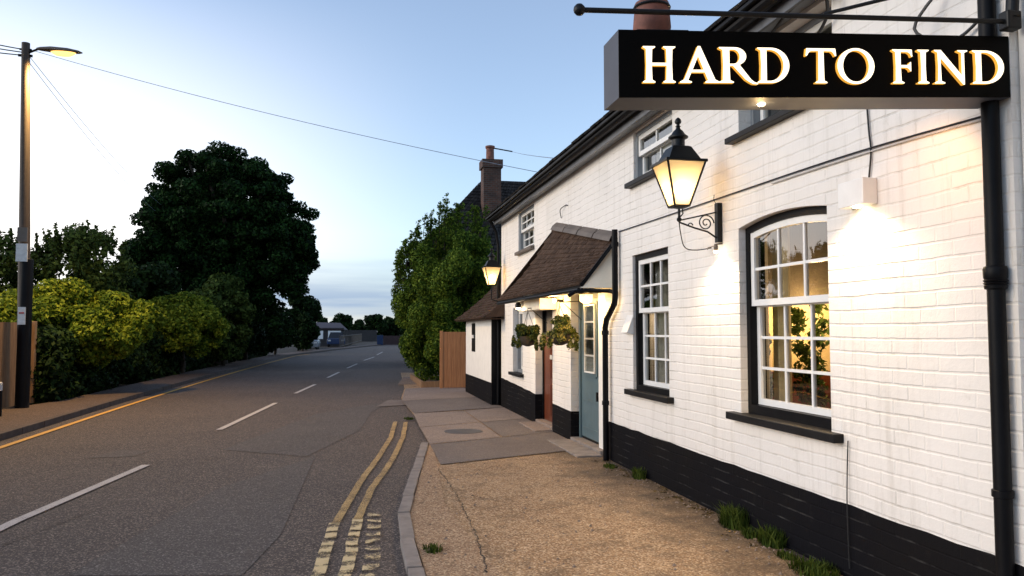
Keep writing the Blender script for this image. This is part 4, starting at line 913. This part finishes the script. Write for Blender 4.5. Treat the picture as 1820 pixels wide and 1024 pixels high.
# left verge planting
GRP = 'shrubs and trees behind the left pavement'
def pv(px, py, y): p = YP(px, py, y); return (p.x, p.y, p.z)
def bush(label, name, px0, px1, ytop, y, mat, nleaf, size, seed, cr=.35, ncl=None, zb=.15, depth=None, airy=0, **k):
    a = YP(px0, 588, y); b = YP(px1, 588, y); zt_ = YP((px0+px1)/2, ytop, y).z; rx = (b.x-a.x)/2; cx = (a.x+b.x)/2; rz = (zt_-zb)/2
    T = empty(name, (cx,y,0), label, 'tree' if 'tree' in name else 'shrub', GRP)
    dp_ = depth or rx; cl = shell_clumps((cx,y,zb+rz), (rx-cr*.7,dp_,rz-cr*.55), ncl or int(34+rx*14), cr, seed, -.95, .8, .25)
    if airy:       # whippy shoots standing above the crown
        rg = random.Random(seed); sp = MB()
        for i in range(34):
            a_ = rg.uniform(0,6.28); q_ = rg.uniform(.2,1); bx, by = cx+math.cos(a_)*rx*q_*.9, y+math.sin(a_)*dp_*q_
            z0 = zb+rz+rz*.55*math.sqrt(max(0,1-q_*q_)); L_ = rg.uniform(.5,1.0); tx, ty = bx+rg.uniform(-.3,.4), by+rg.uniform(-.2,.2)
            sp.tube([(bx,by,z0),(tx,ty,z0+L_)], [.012,.004], 4)
            for j in range(9): t = j/9; cl.append((bx+(tx-bx)*t+rg.uniform(-.1,.1)*(1-t), by+(ty-by)*t, z0+L_*t, .10*(1.2-t), .10*(1.2-t), .07))
        sp.build('shoots', M['bark'], T)['kind'] = 'stuff'
    trunk(T, cx, y+dp_*.7, rz*.9, .08, [c[:3] for c in cl[:6]], seed); leaf_mesh('foliage', mat, cl, nleaf, size, T, seed, **k); return T
bush('golden green spreading shrub behind the telegraph pole, brightest of the left planting','shrub', -80,305,504,21.0, M['leaf_gold'], 62000,.085,21,.36,zb=.6,depth=1.2,ncl=90,flat=.3)
bush('rounded golden shrub right of the brightest one, before the large tree','shrub', 215,412,524,28.8, M['leaf_gold'], 46000,.085,22,.36,ncl=80,zb=.7,depth=1.3)
bush('dark green shrub under the large tree','shrub', 385,480,545,42, M['leaf_dark'], 14000,.13,23,.4,depth=1.4)
bush('dark shrub at the far right end of the left hedge','shrub', 440,532,545,51, M['leaf_dark'], 14000,.14,24,.4,depth=1.6)
bush('mid green bush lit on top, between the golden shrubs and the large tree','shrub', 325,455,486,35, M['leaf_green'], 18000,.13,25,.4,depth=1.4)
bush('feathery pale tree standing behind the brightest golden shrub','tree', 45,245,398,27, M['leaf_green'], 15000,.105,26,.34,zb=1.6,depth=1.6,ncl=75,shell=.95,inner=.4,airy=1)
bush('tall thin leaved tree behind the telegraph pole at the left edge','tree', -130,75,395,26, M['leaf_green'], 17000,.105,27,.34,zb=1.4,depth=1.6,ncl=80,shell=.95,inner=.4,airy=1)
bush('dark leafy tree just left of the large tree','tree', 165,330,462,30, M['leaf_dark'], 20000,.15,28,.45,zb=1.0,depth=1.5)
bush('low tree past the large tree at the road bend','tree', 500,572,520,60, M['leaf_dark'], 12000,.2,29,.5,depth=2)
bush('small bushy tree at the far left bend beyond the large tree','tree', 525,560,570,68, M['leaf_dark'], 5000,.2,30,.5,depth=2)
# low dark hedge face along the pavement
cl = []; rg = np.random.default_rng(5)
for i in range(560):
    y = 18.6+rg.random()**1.3*33; cl.append((left_kerb(y)-1.30-rg.random()*1.3, y, .12+rg.random()*(1.35 if y < 33 else 2.1), .36, .42, .34))
tag(leaf_mesh('hedge', M['leaf_dark'], cl, 120000, .10, None, 31, inner=.2), 'long dark hedge along the left pavement below the golden shrubs', 'hedge')
# airy sprigs over the skyline
# right hand laurel / hedge
RB = empty('tall_hedge', (2.9,24,0), 'tall bright green laurel hedge beside the wooden gate past the pub', 'hedge')
cl = []
for cc, rr, n in [((2.75,24.2,1.7),(1.05,1.9,1.9),60),((3.2,24.4,3.2),(1.35,1.6,1.45),50),((4.2,24.6,3.2),(1.0,1.4,1.45),30),((2.25,25.5,2.7),(.7,1.6,1.6),30)]:
    cl += shell_clumps(cc, rr, n, .34, n*5, squash=1.15)
trunk(RB, 3.0, 24.4, 2.2, .12, [c[:3] for c in cl[::16]], 5)
leaf_mesh('foliage', M['leaf_right'], cl, 150000, .066, RB, 33, inner=.12, aspect=2.4)
# upright sprigs standing out of the hedge top
sp = MB(); rg = random.Random(7); cl = []
for (px, py, h) in [(793,345,1.1),(742,402,.5),(760,418,.4),(722,425,.5),(713,450,.4),(770,395,.5),(815,380,.4),(732,440,.4)]+[(rg.uniform(704,872), None, rg.uniform(.25,.6)) for _ in range(75)]:
    if py is None: t_ = (px-704)/168; py = 480-92*min(1,t_*2.2)**.7+rg.uniform(-30,16)
    p = YP(px, py, 24.3); sp.tube([(p.x+rg.uniform(-.06,.06),p.y,p.z-h-.2),(p.x,p.y,p.z)], [.014,.004], 5)
    for k in range(int(h*34)):
        t = rg.random(); w = .18*t*min(1,h)+.04; cl.append((p.x+rg.uniform(-w,w), p.y+rg.uniform(-w,w), p.z-t*h, .06,.06,.05))
sp.build('shoots', M['bark'], RB)['kind'] = 'stuff'
leaf_mesh('shoot_leaves', M['leaf_right'], cl, 7500, .055, RB, 34, inner=.5, aspect=2.6)
# hedge continuing along the right of the road
for i, (x0, y, w, h, lab) in enumerate([(2.9,30,1.0,3.5,'dark green bush directly behind the tall laurel hedge'),(4.1,40,1.3,3.7,'dark bush further down the right side of the road'),(6.2,54,2.0,4.2,'rounded tree where the road bends on the right'),(8.6,66,2.6,5.2,'far leafy tree behind the bend on the right')]):
    T = empty('roadside_tree', (x0+w,y,0), lab, 'tree', 'trees along the right of the road')
    cl = shell_clumps((x0+w,y,h*.52), (w,w*1.5,h*.46), 40, .5, 90+i, -.95); trunk(T, x0+w, y, h*.5, .12, [c[:3] for c in cl[:6]], i)
    leaf_mesh('crown', M['leaf_right'] if i in (0,) else M['leaf_green'], cl, 16000, .16+.03*i, T, 60+i, inner=.1)
# far tree line
FT = [(590,572,8),(612,558,15),(642,572,12),(664,556,14),(690,566,12),(572,568,14),(630,576,10),(700,572,10),(550,574,14),(720,560,14)]
for i, (px, py, w) in enumerate(FT):
    y = 130+7*(i % 3); p = YP(px, py, y); rx = w*.1; T = empty('far_tree', (p.x,y,0), ['small dark far tree on the skyline at the left of the gap','round dark far tree on the skyline above the long fence','low far tree in the middle of the skyline gap','tallest round far tree above the blue hoarding','far tree at the right of the skyline gap','far tree above the red roofed shed','lowest far tree between two rounder ones','far tree close to the right hand trees','far tree behind the parked cars','far tree half hidden by the laurel hedge'][i], 'tree', 'far trees on the skyline')
    h = p.z; rx = max(1.0, w/1400*y); cl = shell_clumps((p.x,y,h*.5), (rx,rx,h*.45), 16, h*.2, 70+i); trunk(T, p.x, y, h*.5, .15, [c[:3] for c in cl[:4]], i)
    leaf_mesh('crown', M['leaf_dark'], cl, 2200, .45, T, 80+i)

# plants standing inside the large window
for i, (x, y, h, lab) in enumerate([(3.86,6.12,.95,'tall leafy green plant inside the large window, at its right'),(3.50,6.45,.72,'lower leafy green plant inside the large window, at its left')]):
    T = empty('potted_plant', (x,y,.6), lab, 'plant', 'plants inside the large window')
    q = MB(); q.lathe((x,y,.58), [(.08,0),(.11,.20),(.12,.26)], 14); q.build('pot', M['terra'], T, smooth=True)
    rg = random.Random(i); leaf_mesh('foliage', M['leaf_green'], [(x+rg.uniform(-.13,.13),y+rg.uniform(-.13,.13),.88+h*k/26,.08,.09,.07) for k in range(26)], 1500, .04, T, 200+i, inner=.4, aspect=2.2)
# ------------------------------------------------------------------ baskets
def basket(loc, mat, r, label, seed, hang, sq=.75):
    x, y, z = loc; T = empty('hanging_basket', loc, label, 'hanging basket', 'hanging baskets under the canopy')
    q = MB(); q.lathe((x,y,z-.22), [(.03,0),(.11,.03),(.15,.10),(.16,.16)], 16); q.build('bowl', M['bark'], T, smooth=True)
    q = MB()
    for a in (0,2.1,4.2): q.tube([(x+.15*math.cos(a),y+.15*math.sin(a),z-.05),(x,y,hang)], .004, 4)
    q.tube([(x,y,hang),(x,y,hang+.04),(W-.002,y,hang+.06)], .008, 5); q.tube([(x+.05,y,hang+.03),(W-.002,y,hang-.2)], .006, 5)
    q.build('chain', M['blackm'], T)
    leaf_mesh('foliage', mat, shell_clumps((x,y,z), (r*.75,r*.75,r*sq*.8), 34, r*.24, seed, -1, .9, .3)+[(x+r*math.cos(k*1.9),y+r*math.sin(k*1.9),z-.12-.03*(k%4),.035,.035,.08) for k in range(9)], 2900, .040, T, seed)
    return T
basket((2.80,12.35,1.57), M['leaf_basket'], .235, 'dark green hanging basket left of the red door, under the floodlight', 41, 1.92)
basket((2.82,10.45,1.62), M['leaf_basket2'], .235, 'yellow flowering hanging basket between the red and the blue door', 42, 1.95, .9)

# ------------------------------------------------------------------ telegraph pole, lamp, fence, bollard
PO = empty('telegraph_pole', (-6.23,17.06,.1), 'tall wooden telegraph pole with notices at the left of the pavement', 'telegraph pole')
q = MB(); q.tube([(-6.23,17.06,.1),(-6.30,17.06,3.6),(-6.39,17.06,7.33)], [.115,.10,.075], 14); q.build('pole', M['polewood'], PO, smooth=True)
q = MB(); q.lathe((-6.24,17.06,.1), [(.125,0),(.118,2.9),(.107,2.91)], 14); q.build('lower_sleeve', M['black'], PO, smooth=True, loc=(-6.24,17.06,.1))
q = MB(); q.box(-6.39,-6.19,16.92,16.955,2.95,3.30); q.build('notice', M['label'], PO)
q = MB(); q.box(-6.38,-6.20,16.93,16.955,3.34,3.62); q.build('notice', M['lead'], PO)
q = MB(); q.box(-6.31,-6.18,16.90,16.925,1.72,2.06); nt = q.build('notice', M['label'], PO)
q = MB(); q.box(-6.29,-6.20,16.894,16.899,1.93,1.96); q.build('notice_print', M['redplate'], nt)
q = MB(); q.box(-6.52,-6.26,17.05,17.07,7.05,7.1)
for zz in (7.08,7.2): q.tube([(-6.5,17.06,zz),(-6.28,17.06,zz)], .02, 6)
q.build('crossarm', M['blackm'], PO)
SL = empty('street_lamp', (-6.35,17.06,7.1), 'lit orange street lamp head on an arm at the top of the telegraph pole', 'street lamp')
q = MB(); q.tube([(-6.33,17.06,7.14),(-6.15,17.0,7.20)], .022, 8); q.build('arm', M['blackm'], SL)
q = MB()
prof = [(-6.17,.03,.03),(-6.1,.07,.05),(-5.9,.11,.075),(-5.6,.11,.07),(-5.4,.07,.04),(-5.33,.02,.01)]
vv = []; ff = []
for (x, hw, hh) in prof:
    for k in range(12):
        a = 2*math.pi*k/12; sz = math.sin(a); vv.append((x, 17.0+hw*math.cos(a), 7.20-.02*(x+6.17)+hh*(sz if sz > 0 else sz*.35)))
for i in range(len(prof)-1):
    for k in range(12): ff.append((i*12+k, i*12+(k+1)%12, (i+1)*12+(k+1)%12, (i+1)*12+k))
ff += [list(range(12)), list(range(60,72))]
q.add(vv, ff); q.build('lamp_head', M['lead'], SL, smooth=True)
q = MB(); q.lathe((0,0,0), [(.002,-.075),(.05,-.062),(.08,-.02),(.09,.012)], 16); lens = q.build('lens', M['sodium'], SL); lens.scale = (2.6,1,1); lens.location = Vector((-5.68,17.0,7.158))-Vector(SL.location)
plight('street_lamp_light', (-5.68,17.0,7.05), 1300, (1,.62,.22), .10, spot=165, parent=SL)
FE = empty('wooden_fence', (-6.55,17,.1), 'closed board timber fence behind the telegraph pole at the left edge', 'fence')
rg = random.Random(5); y = 5.0; k = MB()
while y < 18.25:
    w = .145; k.box(-6.57+rg.uniform(-.006,.006),-6.55,y,y+w-.006,.1,1.76+rg.uniform(-.012,.012)); y += w
k.build('boards', M['fencewood'], FE)
q = MB(); q.box(-6.60,-6.48,18.26,18.38,.09,1.80); q.build('post', M['fencewood'], FE, bevel=.006)
q = MB(); q.box(-6.64,-6.575,5,18.2,.5,.58); q.box(-6.64,-6.575,5,18.2,1.4,1.48); q.build('rail', M['fencewood'], FE)
BO = empty('bollard', (-5.98,15.6,.1), 'short black bollard with a white top at the left edge of the view', 'bollard')
q = MB(); q.lathe((-6.02,15.45,.1), [(.05,0),(.045,.58)], 12); q.build('post', M['black'], BO, smooth=True)
q = MB(); q.lathe((-6.02,15.45,.55), [(.048,0),(.048,.13),(.03,.15)], 12); q.build('reflective_cap', M['label'], BO, smooth=True)
# timber gate right
GA = empty('wooden_gate', (2.8,21.5,0), 'orange brown boarded gate between the tall hedge and the white outhouse', 'gate')
k = MB(); x = 2.50
while x < 3.3: k.box(x,x+.118,21.5,21.525,.05,1.57); x += .122
k.build('boards', M['gatewood'], GA)
q = MB(); q.box(2.42,2.495,21.48,21.56,0,1.6); q.build('post', M['gatewood'], GA)
PB = empty('planter_edging', (2.1,22.2,0), 'low timber bed edging at the foot of the tall hedge', 'planter')
q = MB(); q.box(1.95,2.5,21.9,21.96,0,.2); q.box(1.95,2.01,21.96,26,0,.2); q.build('board', M['fencewood'], PB)

# ------------------------------------------------------------------ neighbour house with chimney
NH = empty('neighbour_house', (7,38,0), 'dark roofed house with a tall brick chimney rising behind the hedge', 'house')
q = MB(); q.box(3.4,13.4,34.0,43,0,5.2); q.build('wall', M['redbrick'], NH)
q = MB(); A = [(2.75,33.2,5.0),(14.2,33.2,5.0),(14.2,44,5.0),(2.75,44,5.0)]; Rg = [(6.1,36.6,8.75),(11,36.6,8.75)]
rg = random.Random(9)
tiled(q, Rg[0], Rg[1], A[1], A[0], 22, 46, rg); tiled(q, Rg[0], Rg[0], A[0], A[3], 22, 30, rg)
q.add([Rg[0],Rg[1],A[2],A[3]], [(0,1,2,3)]); q.add([Rg[1],A[1],A[2]], [(0,1,2)])
ro = q.build('roof', M['slate'], NH)
ch = MB(); ch.box(5.82,6.62,34.6,35.4,6.4,8.95); ch.box(5.75,6.69,34.53,35.47,8.95,9.32); cho = ch.build('chimney', M['redbrick'], ro, loc=(6,35,6))
q = MB(); q.lathe((6.18,35,9.32), [(.19,0),(.18,.55),(.22,.6),(.22,.68),(.16,.70)], 16); 
q.build('chimney_pot', M['terra'], NH, smooth=True)
q = MB(); q.tube([(6.35,35,9.92),(7.2,34.9,9.78)], .03, 5); q.build('aerial_arm', M['blackm'], NH)

# ------------------------------------------------------------------ wires
def wire(name, label, pts, r, mat, cat='cable', sag=0, n=14, group=None):
    q = MB(); out_ = []
    if len(pts) > 2:
        P_ = [Vector(p) for p in pts]; P_ = [P_[0]]+P_+[P_[-1]]; o2 = []
        for i in range(1, len(P_)-2):
            for k in range(6):
                t = k/6; a0, a1, a2, a3 = P_[i-1:i+3]; o2.append(.5*((2*a1)+(a2-a0)*t+(2*a0-5*a1+4*a2-a3)*t*t+(3*a1-a0-3*a2+a3)*t**3))
        pts = o2+[P_[-1]]; n = 1; sag = 0
    for a, b in zip(pts, pts[1:]):
        a, b = Vector(a), Vector(b)
        for i in range(n+1):
            t = i/n; p = a.lerp(b, t); p.z -= sag*4*t*(1-t); out_.append(p)
    q.tube(out_, r, 5); return tag(q.build(name, M[mat], smooth=True), label, cat, group)
pt = (-6.36,17.06,7.12)
wire('overhead_wire', 'long thin overhead wire from the street lamp pole across the sky to the pub roof', [(-6.30,17.06,7.2),(3.2,13.2,4.35)], .0055, 'wireblue', sag=.12, n=24)
wire('overhead_wire', 'upper of the two wires running from the pole down behind the large tree', [pt,(-8.0,36,7.0)], .006, 'wireblue', sag=.2)
wire('overhead_wire', 'lower of the two wires running from the pole down behind the large tree', [(-6.36,17.06,7.0),(-8.2,36,6.7)], .006, 'wireblue', sag=.2)
wire('overhead_wire', 'wire from the chimney aerial of the dark house to the pub roof', [(7.2,34.9,9.78),tuple(YP(992,282,13.0))], .008, 'wireblue', sag=.03)
for i, (z1, lab) in enumerate([(7.45,'topmost wire leaving the pole top to the left'),(7.25,'middle wire leaving the pole top to the left'),(7.0,'lowest wire leaving the pole top to the left')]):
    wire('overhead_wire', lab, [(-6.45,17.06,7.2-.06*i),(-9.5,15.2,z1)], .012, 'rubber', sag=.1)
XW = W-.012
wire('wall_cable', 'black cable pinned along the wall from the canopy to the corner pipe', [(XW,8.86,2.775),(XW,7.6,2.76),(XW,6.14,2.745),(XW,5.0,2.735),(XW,4.25,2.72),(XW,3.34,2.68)], .006, 'rubber', n=3, sag=.006)
wire('wall_cable', 'pale cable running beside the black one on the wall near the sign', [(XW,5.4,2.715),(XW,4.25,2.70),(XW,3.34,2.665)], .006, 'wirewhite', n=3)
wire('wall_cable', 'short cable dropping from the wall down to the white box light', [(XW,4.27,3.1),(XW,4.25,2.83),(XW,4.235,2.70),(XW,4.26,2.54)], .006, 'rubber', n=3)
wire('wall_cable', 'thin cable hanging below the right end of the large window sill', [(XW,4.53,.9),(XW-.004,4.54,.7),(XW-.01,4.54,.45),(XW-.01,4.53,.1)], .004, 'rubber', n=4)
wire('wall_cable', 'loop of cable hanging below the large lantern bracket', [(2.76,6.3,2.55),(2.82,6.4,2.44),(2.9,6.5,2.34),(3.0,6.5,2.315),(XW,6.42,2.33)], .005, 'rubber', n=4)
wire('wall_hook', 'small bent iron hook on the wall above the canopy ridge', [(XW,11.45,3.30),(XW-.03,11.4,3.42),(XW,11.2,3.46),(XW,11.1,3.44)], .007, 'rubber', 'hook', n=3)
wire('eaves_cable', 'thick black cable looping under the eaves above the sign', [(W-.04,5.6,3.72),(W-.10,5.0,3.86),(W-.16,4.5,3.80),(W-.06,4.6,3.66),(W-.03,5.0,3.5)], .012, 'rubber', n=5)
wire('eaves_cable', 'second cable curling beside the corner bracket above the sign', [(W-.05,3.55,3.45),(W-.12,3.7,3.25),(W-.05,3.5,3.12),(W-.02,3.3,3.2)], .009, 'rubber', n=6)

# ------------------------------------------------------------------ distance: shed, cars, railings, hoarding
SH = empty('red_roofed_shed', (-4.2,86,0), 'low shed with a dull red roof and white front behind the parked cars', 'shed')
q = MB(); q.box(-5.6,-.6,84.2,90,0,1.9); q.build('wall', M['farwall'], SH)
q = MB(); q.add([(-6.0,84,1.85),(-.2,84,1.7),(-1.0,87,2.45),(-5.4,87,2.55),(-6,90.2,1.85),(-.2,90.2,1.7)], [(0,1,2,3),(3,2,5,4),(1,5,2),(0,3,4)]); q.build('roof', M['carred'], SH)
for xx in (-4.0,-2.2): q = MB(); q.box(xx,xx+1.3,84.15,84.19,.75,1.6); q.build('window', M['white'], SH)
def car(x, y, mat, label):
    T = empty('parked_car', (x,y,0), label, 'car', 'parked cars at the far left bend')
    q = MB(); P = [(-.85,.28),(.85,.28),(.88,.6),(.82,.85),(-.82,.85),(-.88,.6)]; n = len(P)
    q.add([(x+a, y-2, z) for a, z in P]+[(x+a, y+2, z) for a, z in P], [list(range(n)), list(range(n,2*n))[::-1]]+[(i,n+i,n+(i+1)%n,(i+1)%n) for i in range(n)]); q.build('body', mat, T, bevel=.06)
    q = MB(); q.add([(x-.78,y-1.4,.852),(x+.78,y-1.4,.852),(x+.78,y+1.7,.852),(x-.78,y+1.7,.852),(x-.58,y-.7,1.42),(x+.58,y-.7,1.42),(x+.58,y+1.2,1.42),(x-.58,y+1.2,1.42)], [(0,1,5,4),(1,2,6,5),(2,3,7,6),(3,0,4,7)]); q.build('window', M['dglass'], T)
    q = MB(); q.box(x-.58,x+.58,y-.7,y+1.2,1.421,1.45); q.build('roof', mat, T, bevel=.02)
    for sx in (-.8,.66):
        for sy in (-1.3,1.3):
            q = MB(); q.lathe((0,0,0), [(.1,-.07),(.31,-.07),(.31,.07),(.1,.07)], 16); w = q.build('wheel', M['rubber'], T); w.rotation_euler = (0,math.pi/2,0); w.location = (sx+.07, sy, .31)
    for sx in (-.75,.5): q = MB(); q.box(x+sx,x+sx+.25,y-2.03,y-2.005,.58,.72); q.build('headlight', M['label'], T)
car(-3.3,67,M['carsilver'],'silver car, nearest of the cars parked at the far left bend')
car(-3.7,74,M['carblue'],'blue car parked between the silver car and the shed')
car(-1.3,81,M['carblue'],'second dark blue car parked nearest the shed')
RL = empty('metal_railings', (-.5,84,0), 'long pale metal railings along the far left pavement', 'railings')
q = MB()
for i in range(46):
    t = i/45; x = -.9+2.6*t; y = 72+46*t; q.box(x,x+.05,y,y+.05,0,1.25 if i % 5 == 0 else 1.15)
q.build('post', M['lead'], RL)['kind'] = 'stuff'
q = MB()
for zz in (.2,1.12): q.tube([(-.88,72,zz),(1.74,118,zz)], .025, 5)
q.build('rail', M['lead'], RL)
BW = empty('boundary_wall', (-.5,100,0), 'low grey wall closing the far side of the bend', 'wall')
q = MB(); q.box(-1.5,4,120,120.3,0,1.7); q.build('wall', M['farwall'], BW)
HO = empty('hoarding', (5,88,0), 'dark blue and red hoarding across the far end of the road', 'hoarding')
q = MB(); q.box(2.95,3.6,87.9,88.05,.05,1.12); q.build('end_panel', M['carblue'], HO)
q = MB(); q.box(3.62,9.5,87.92,88.04,.05,1.05); q.build('panel', M['carred'], HO)

# ------------------------------------------------------------------ weeds, litter
def tuft(x, y, r, h, n, label, seed, mat='grass'):
    rg = np.random.default_rng(seed); m = MB()
    for i in range(n):
        a = rg.random()*6.28; rr = r*rg.random()**.6; bx, by = x+math.cos(a)*rr, y+math.sin(a)*rr*1.4; bx = min(bx, W-.03)
        l = h*(.4+.7*rg.random()); dx, dy = rg.normal()*.35*l, rg.normal()*.35*l; w = .004+.003*rg.random(); c, s = math.cos(a+1.3)*w, math.sin(a+1.3)*w
        tx = min(bx+dx, W-.02)
        m.add([(bx-c,by-s,F0),(bx+c,by+s,F0),(bx+dx*.4+c*.8,by+dy*.4+s*.8,F0+l*.6),(bx+dx*.4-c*.8,by+dy*.4-s*.8,F0+l*.6),(tx,by+dy,F0+l)], [(0,1,2,3),(3,2,4)])
    tag(m.build('grass_tuft', M[mat]), label, 'weed', 'weeds along the foot of the wall')
tuft(3.04,5.93,.10,.17,420,'largest clump of green grass at the foot of the black plinth',1)
tuft(3.02,5.62,.07,.07,160,'low yellowish weed just in front of the largest grass clump',6)
tuft(3.06,5.38,.09,.13,300,'second grass clump on the plinth foot nearer the camera',2)
tuft(3.04,8.05,.07,.12,200,'small grass clump at the plinth foot below the middle window',3)
tuft(2.95,8.75,.08,.05,120,'flat little weed near the foot of the drainpipe',4)
tuft(2.98,4.72,.14,.07,500,'low grass patch at the bottom edge of the view by the wall',5)
tuft(2.98,5.05,.06,.05,120,'tiny weed between the last two grass clumps',9)
tuft(.60,5.72,.07,.05,120,'green weed growing against the right kerb stones',7)
tuft(.47,4.95,.05,.04,90,'green weed in the kerb joint at the bottom edge',8)
tuft(1.05,14.2,.10,.04,200,'patch of weed at the end of the double yellow lines',10)
q = MB(); rg = random.Random(3)
for i in range(420):
    t = rg.random(); 
    if t < .6: y = rg.uniform(4.3,9.0); x = W-.03-abs(rg.gauss(0,.16))
    else: x = rg.uniform(.6,3.0); y = rg.uniform(4.0,9.3)
    s = rg.uniform(.004,.011) if t < .95 else .014; z = F0+.004
    q.add([(x-s,y-s,z),(x+s,y-s*.6,z),(x+s*.7,y+s,z),(x-s*.8,y+s*.7,z),(x,y,z+s*1.2)], [(0,1,4),(1,2,4),(2,3,4),(3,0,4)])
tag(q.build('gravel', M['flag']), 'loose grit scattered over the forecourt', 'gravel', kind='stuff')
cl = []; rg = np.random.default_rng(17)
for i in range(70):
    y = 4.4+rg.random()*4.8; x = W-.03-abs(rg.normal())*.10; cl.append((x, y, F0+.006, .05, .07, .006))
tag(leaf_mesh('leaf_litter', M['litter'], cl, 520, .020, None, 51, inner=.5, flat=1.5), 'dead leaves and moss gathered along the foot of the black plinth', 'leaf litter', kind='stuff')
# sprig growing through the gap above the sign
q = MB(); tw = []
for a, b in [((1625,64,4.0),(1640,30,4.0)),((1640,30,4.0),(1652,6,4.0)),((1638,40,4.0),(1618,28,4.0))]:
    p, r2 = YP(*a), YP(*b); q.tube([p, p.lerp(r2,.5)+Vector((.006,0,0)), r2], .0025, 5)
VN = empty('ivy_sprig', YP(1625,64,4.0), 'thin ivy sprig with three leaves above the sign', 'plant')
q.build('stem', M['bark'], VN)
for (px, py) in [(1614,24),(1636,10),(1648,17)]:
    p = YP(px, py, 4.0); l = MB(); l.add([p+Vector((-.014,0,.012)), p+Vector((0,-.004,-.018)), p+Vector((.016,0,.010)), p+Vector((.002,.004,.022))], [(0,1,2,3)]); l.build('leaf', M['grass'], VN)
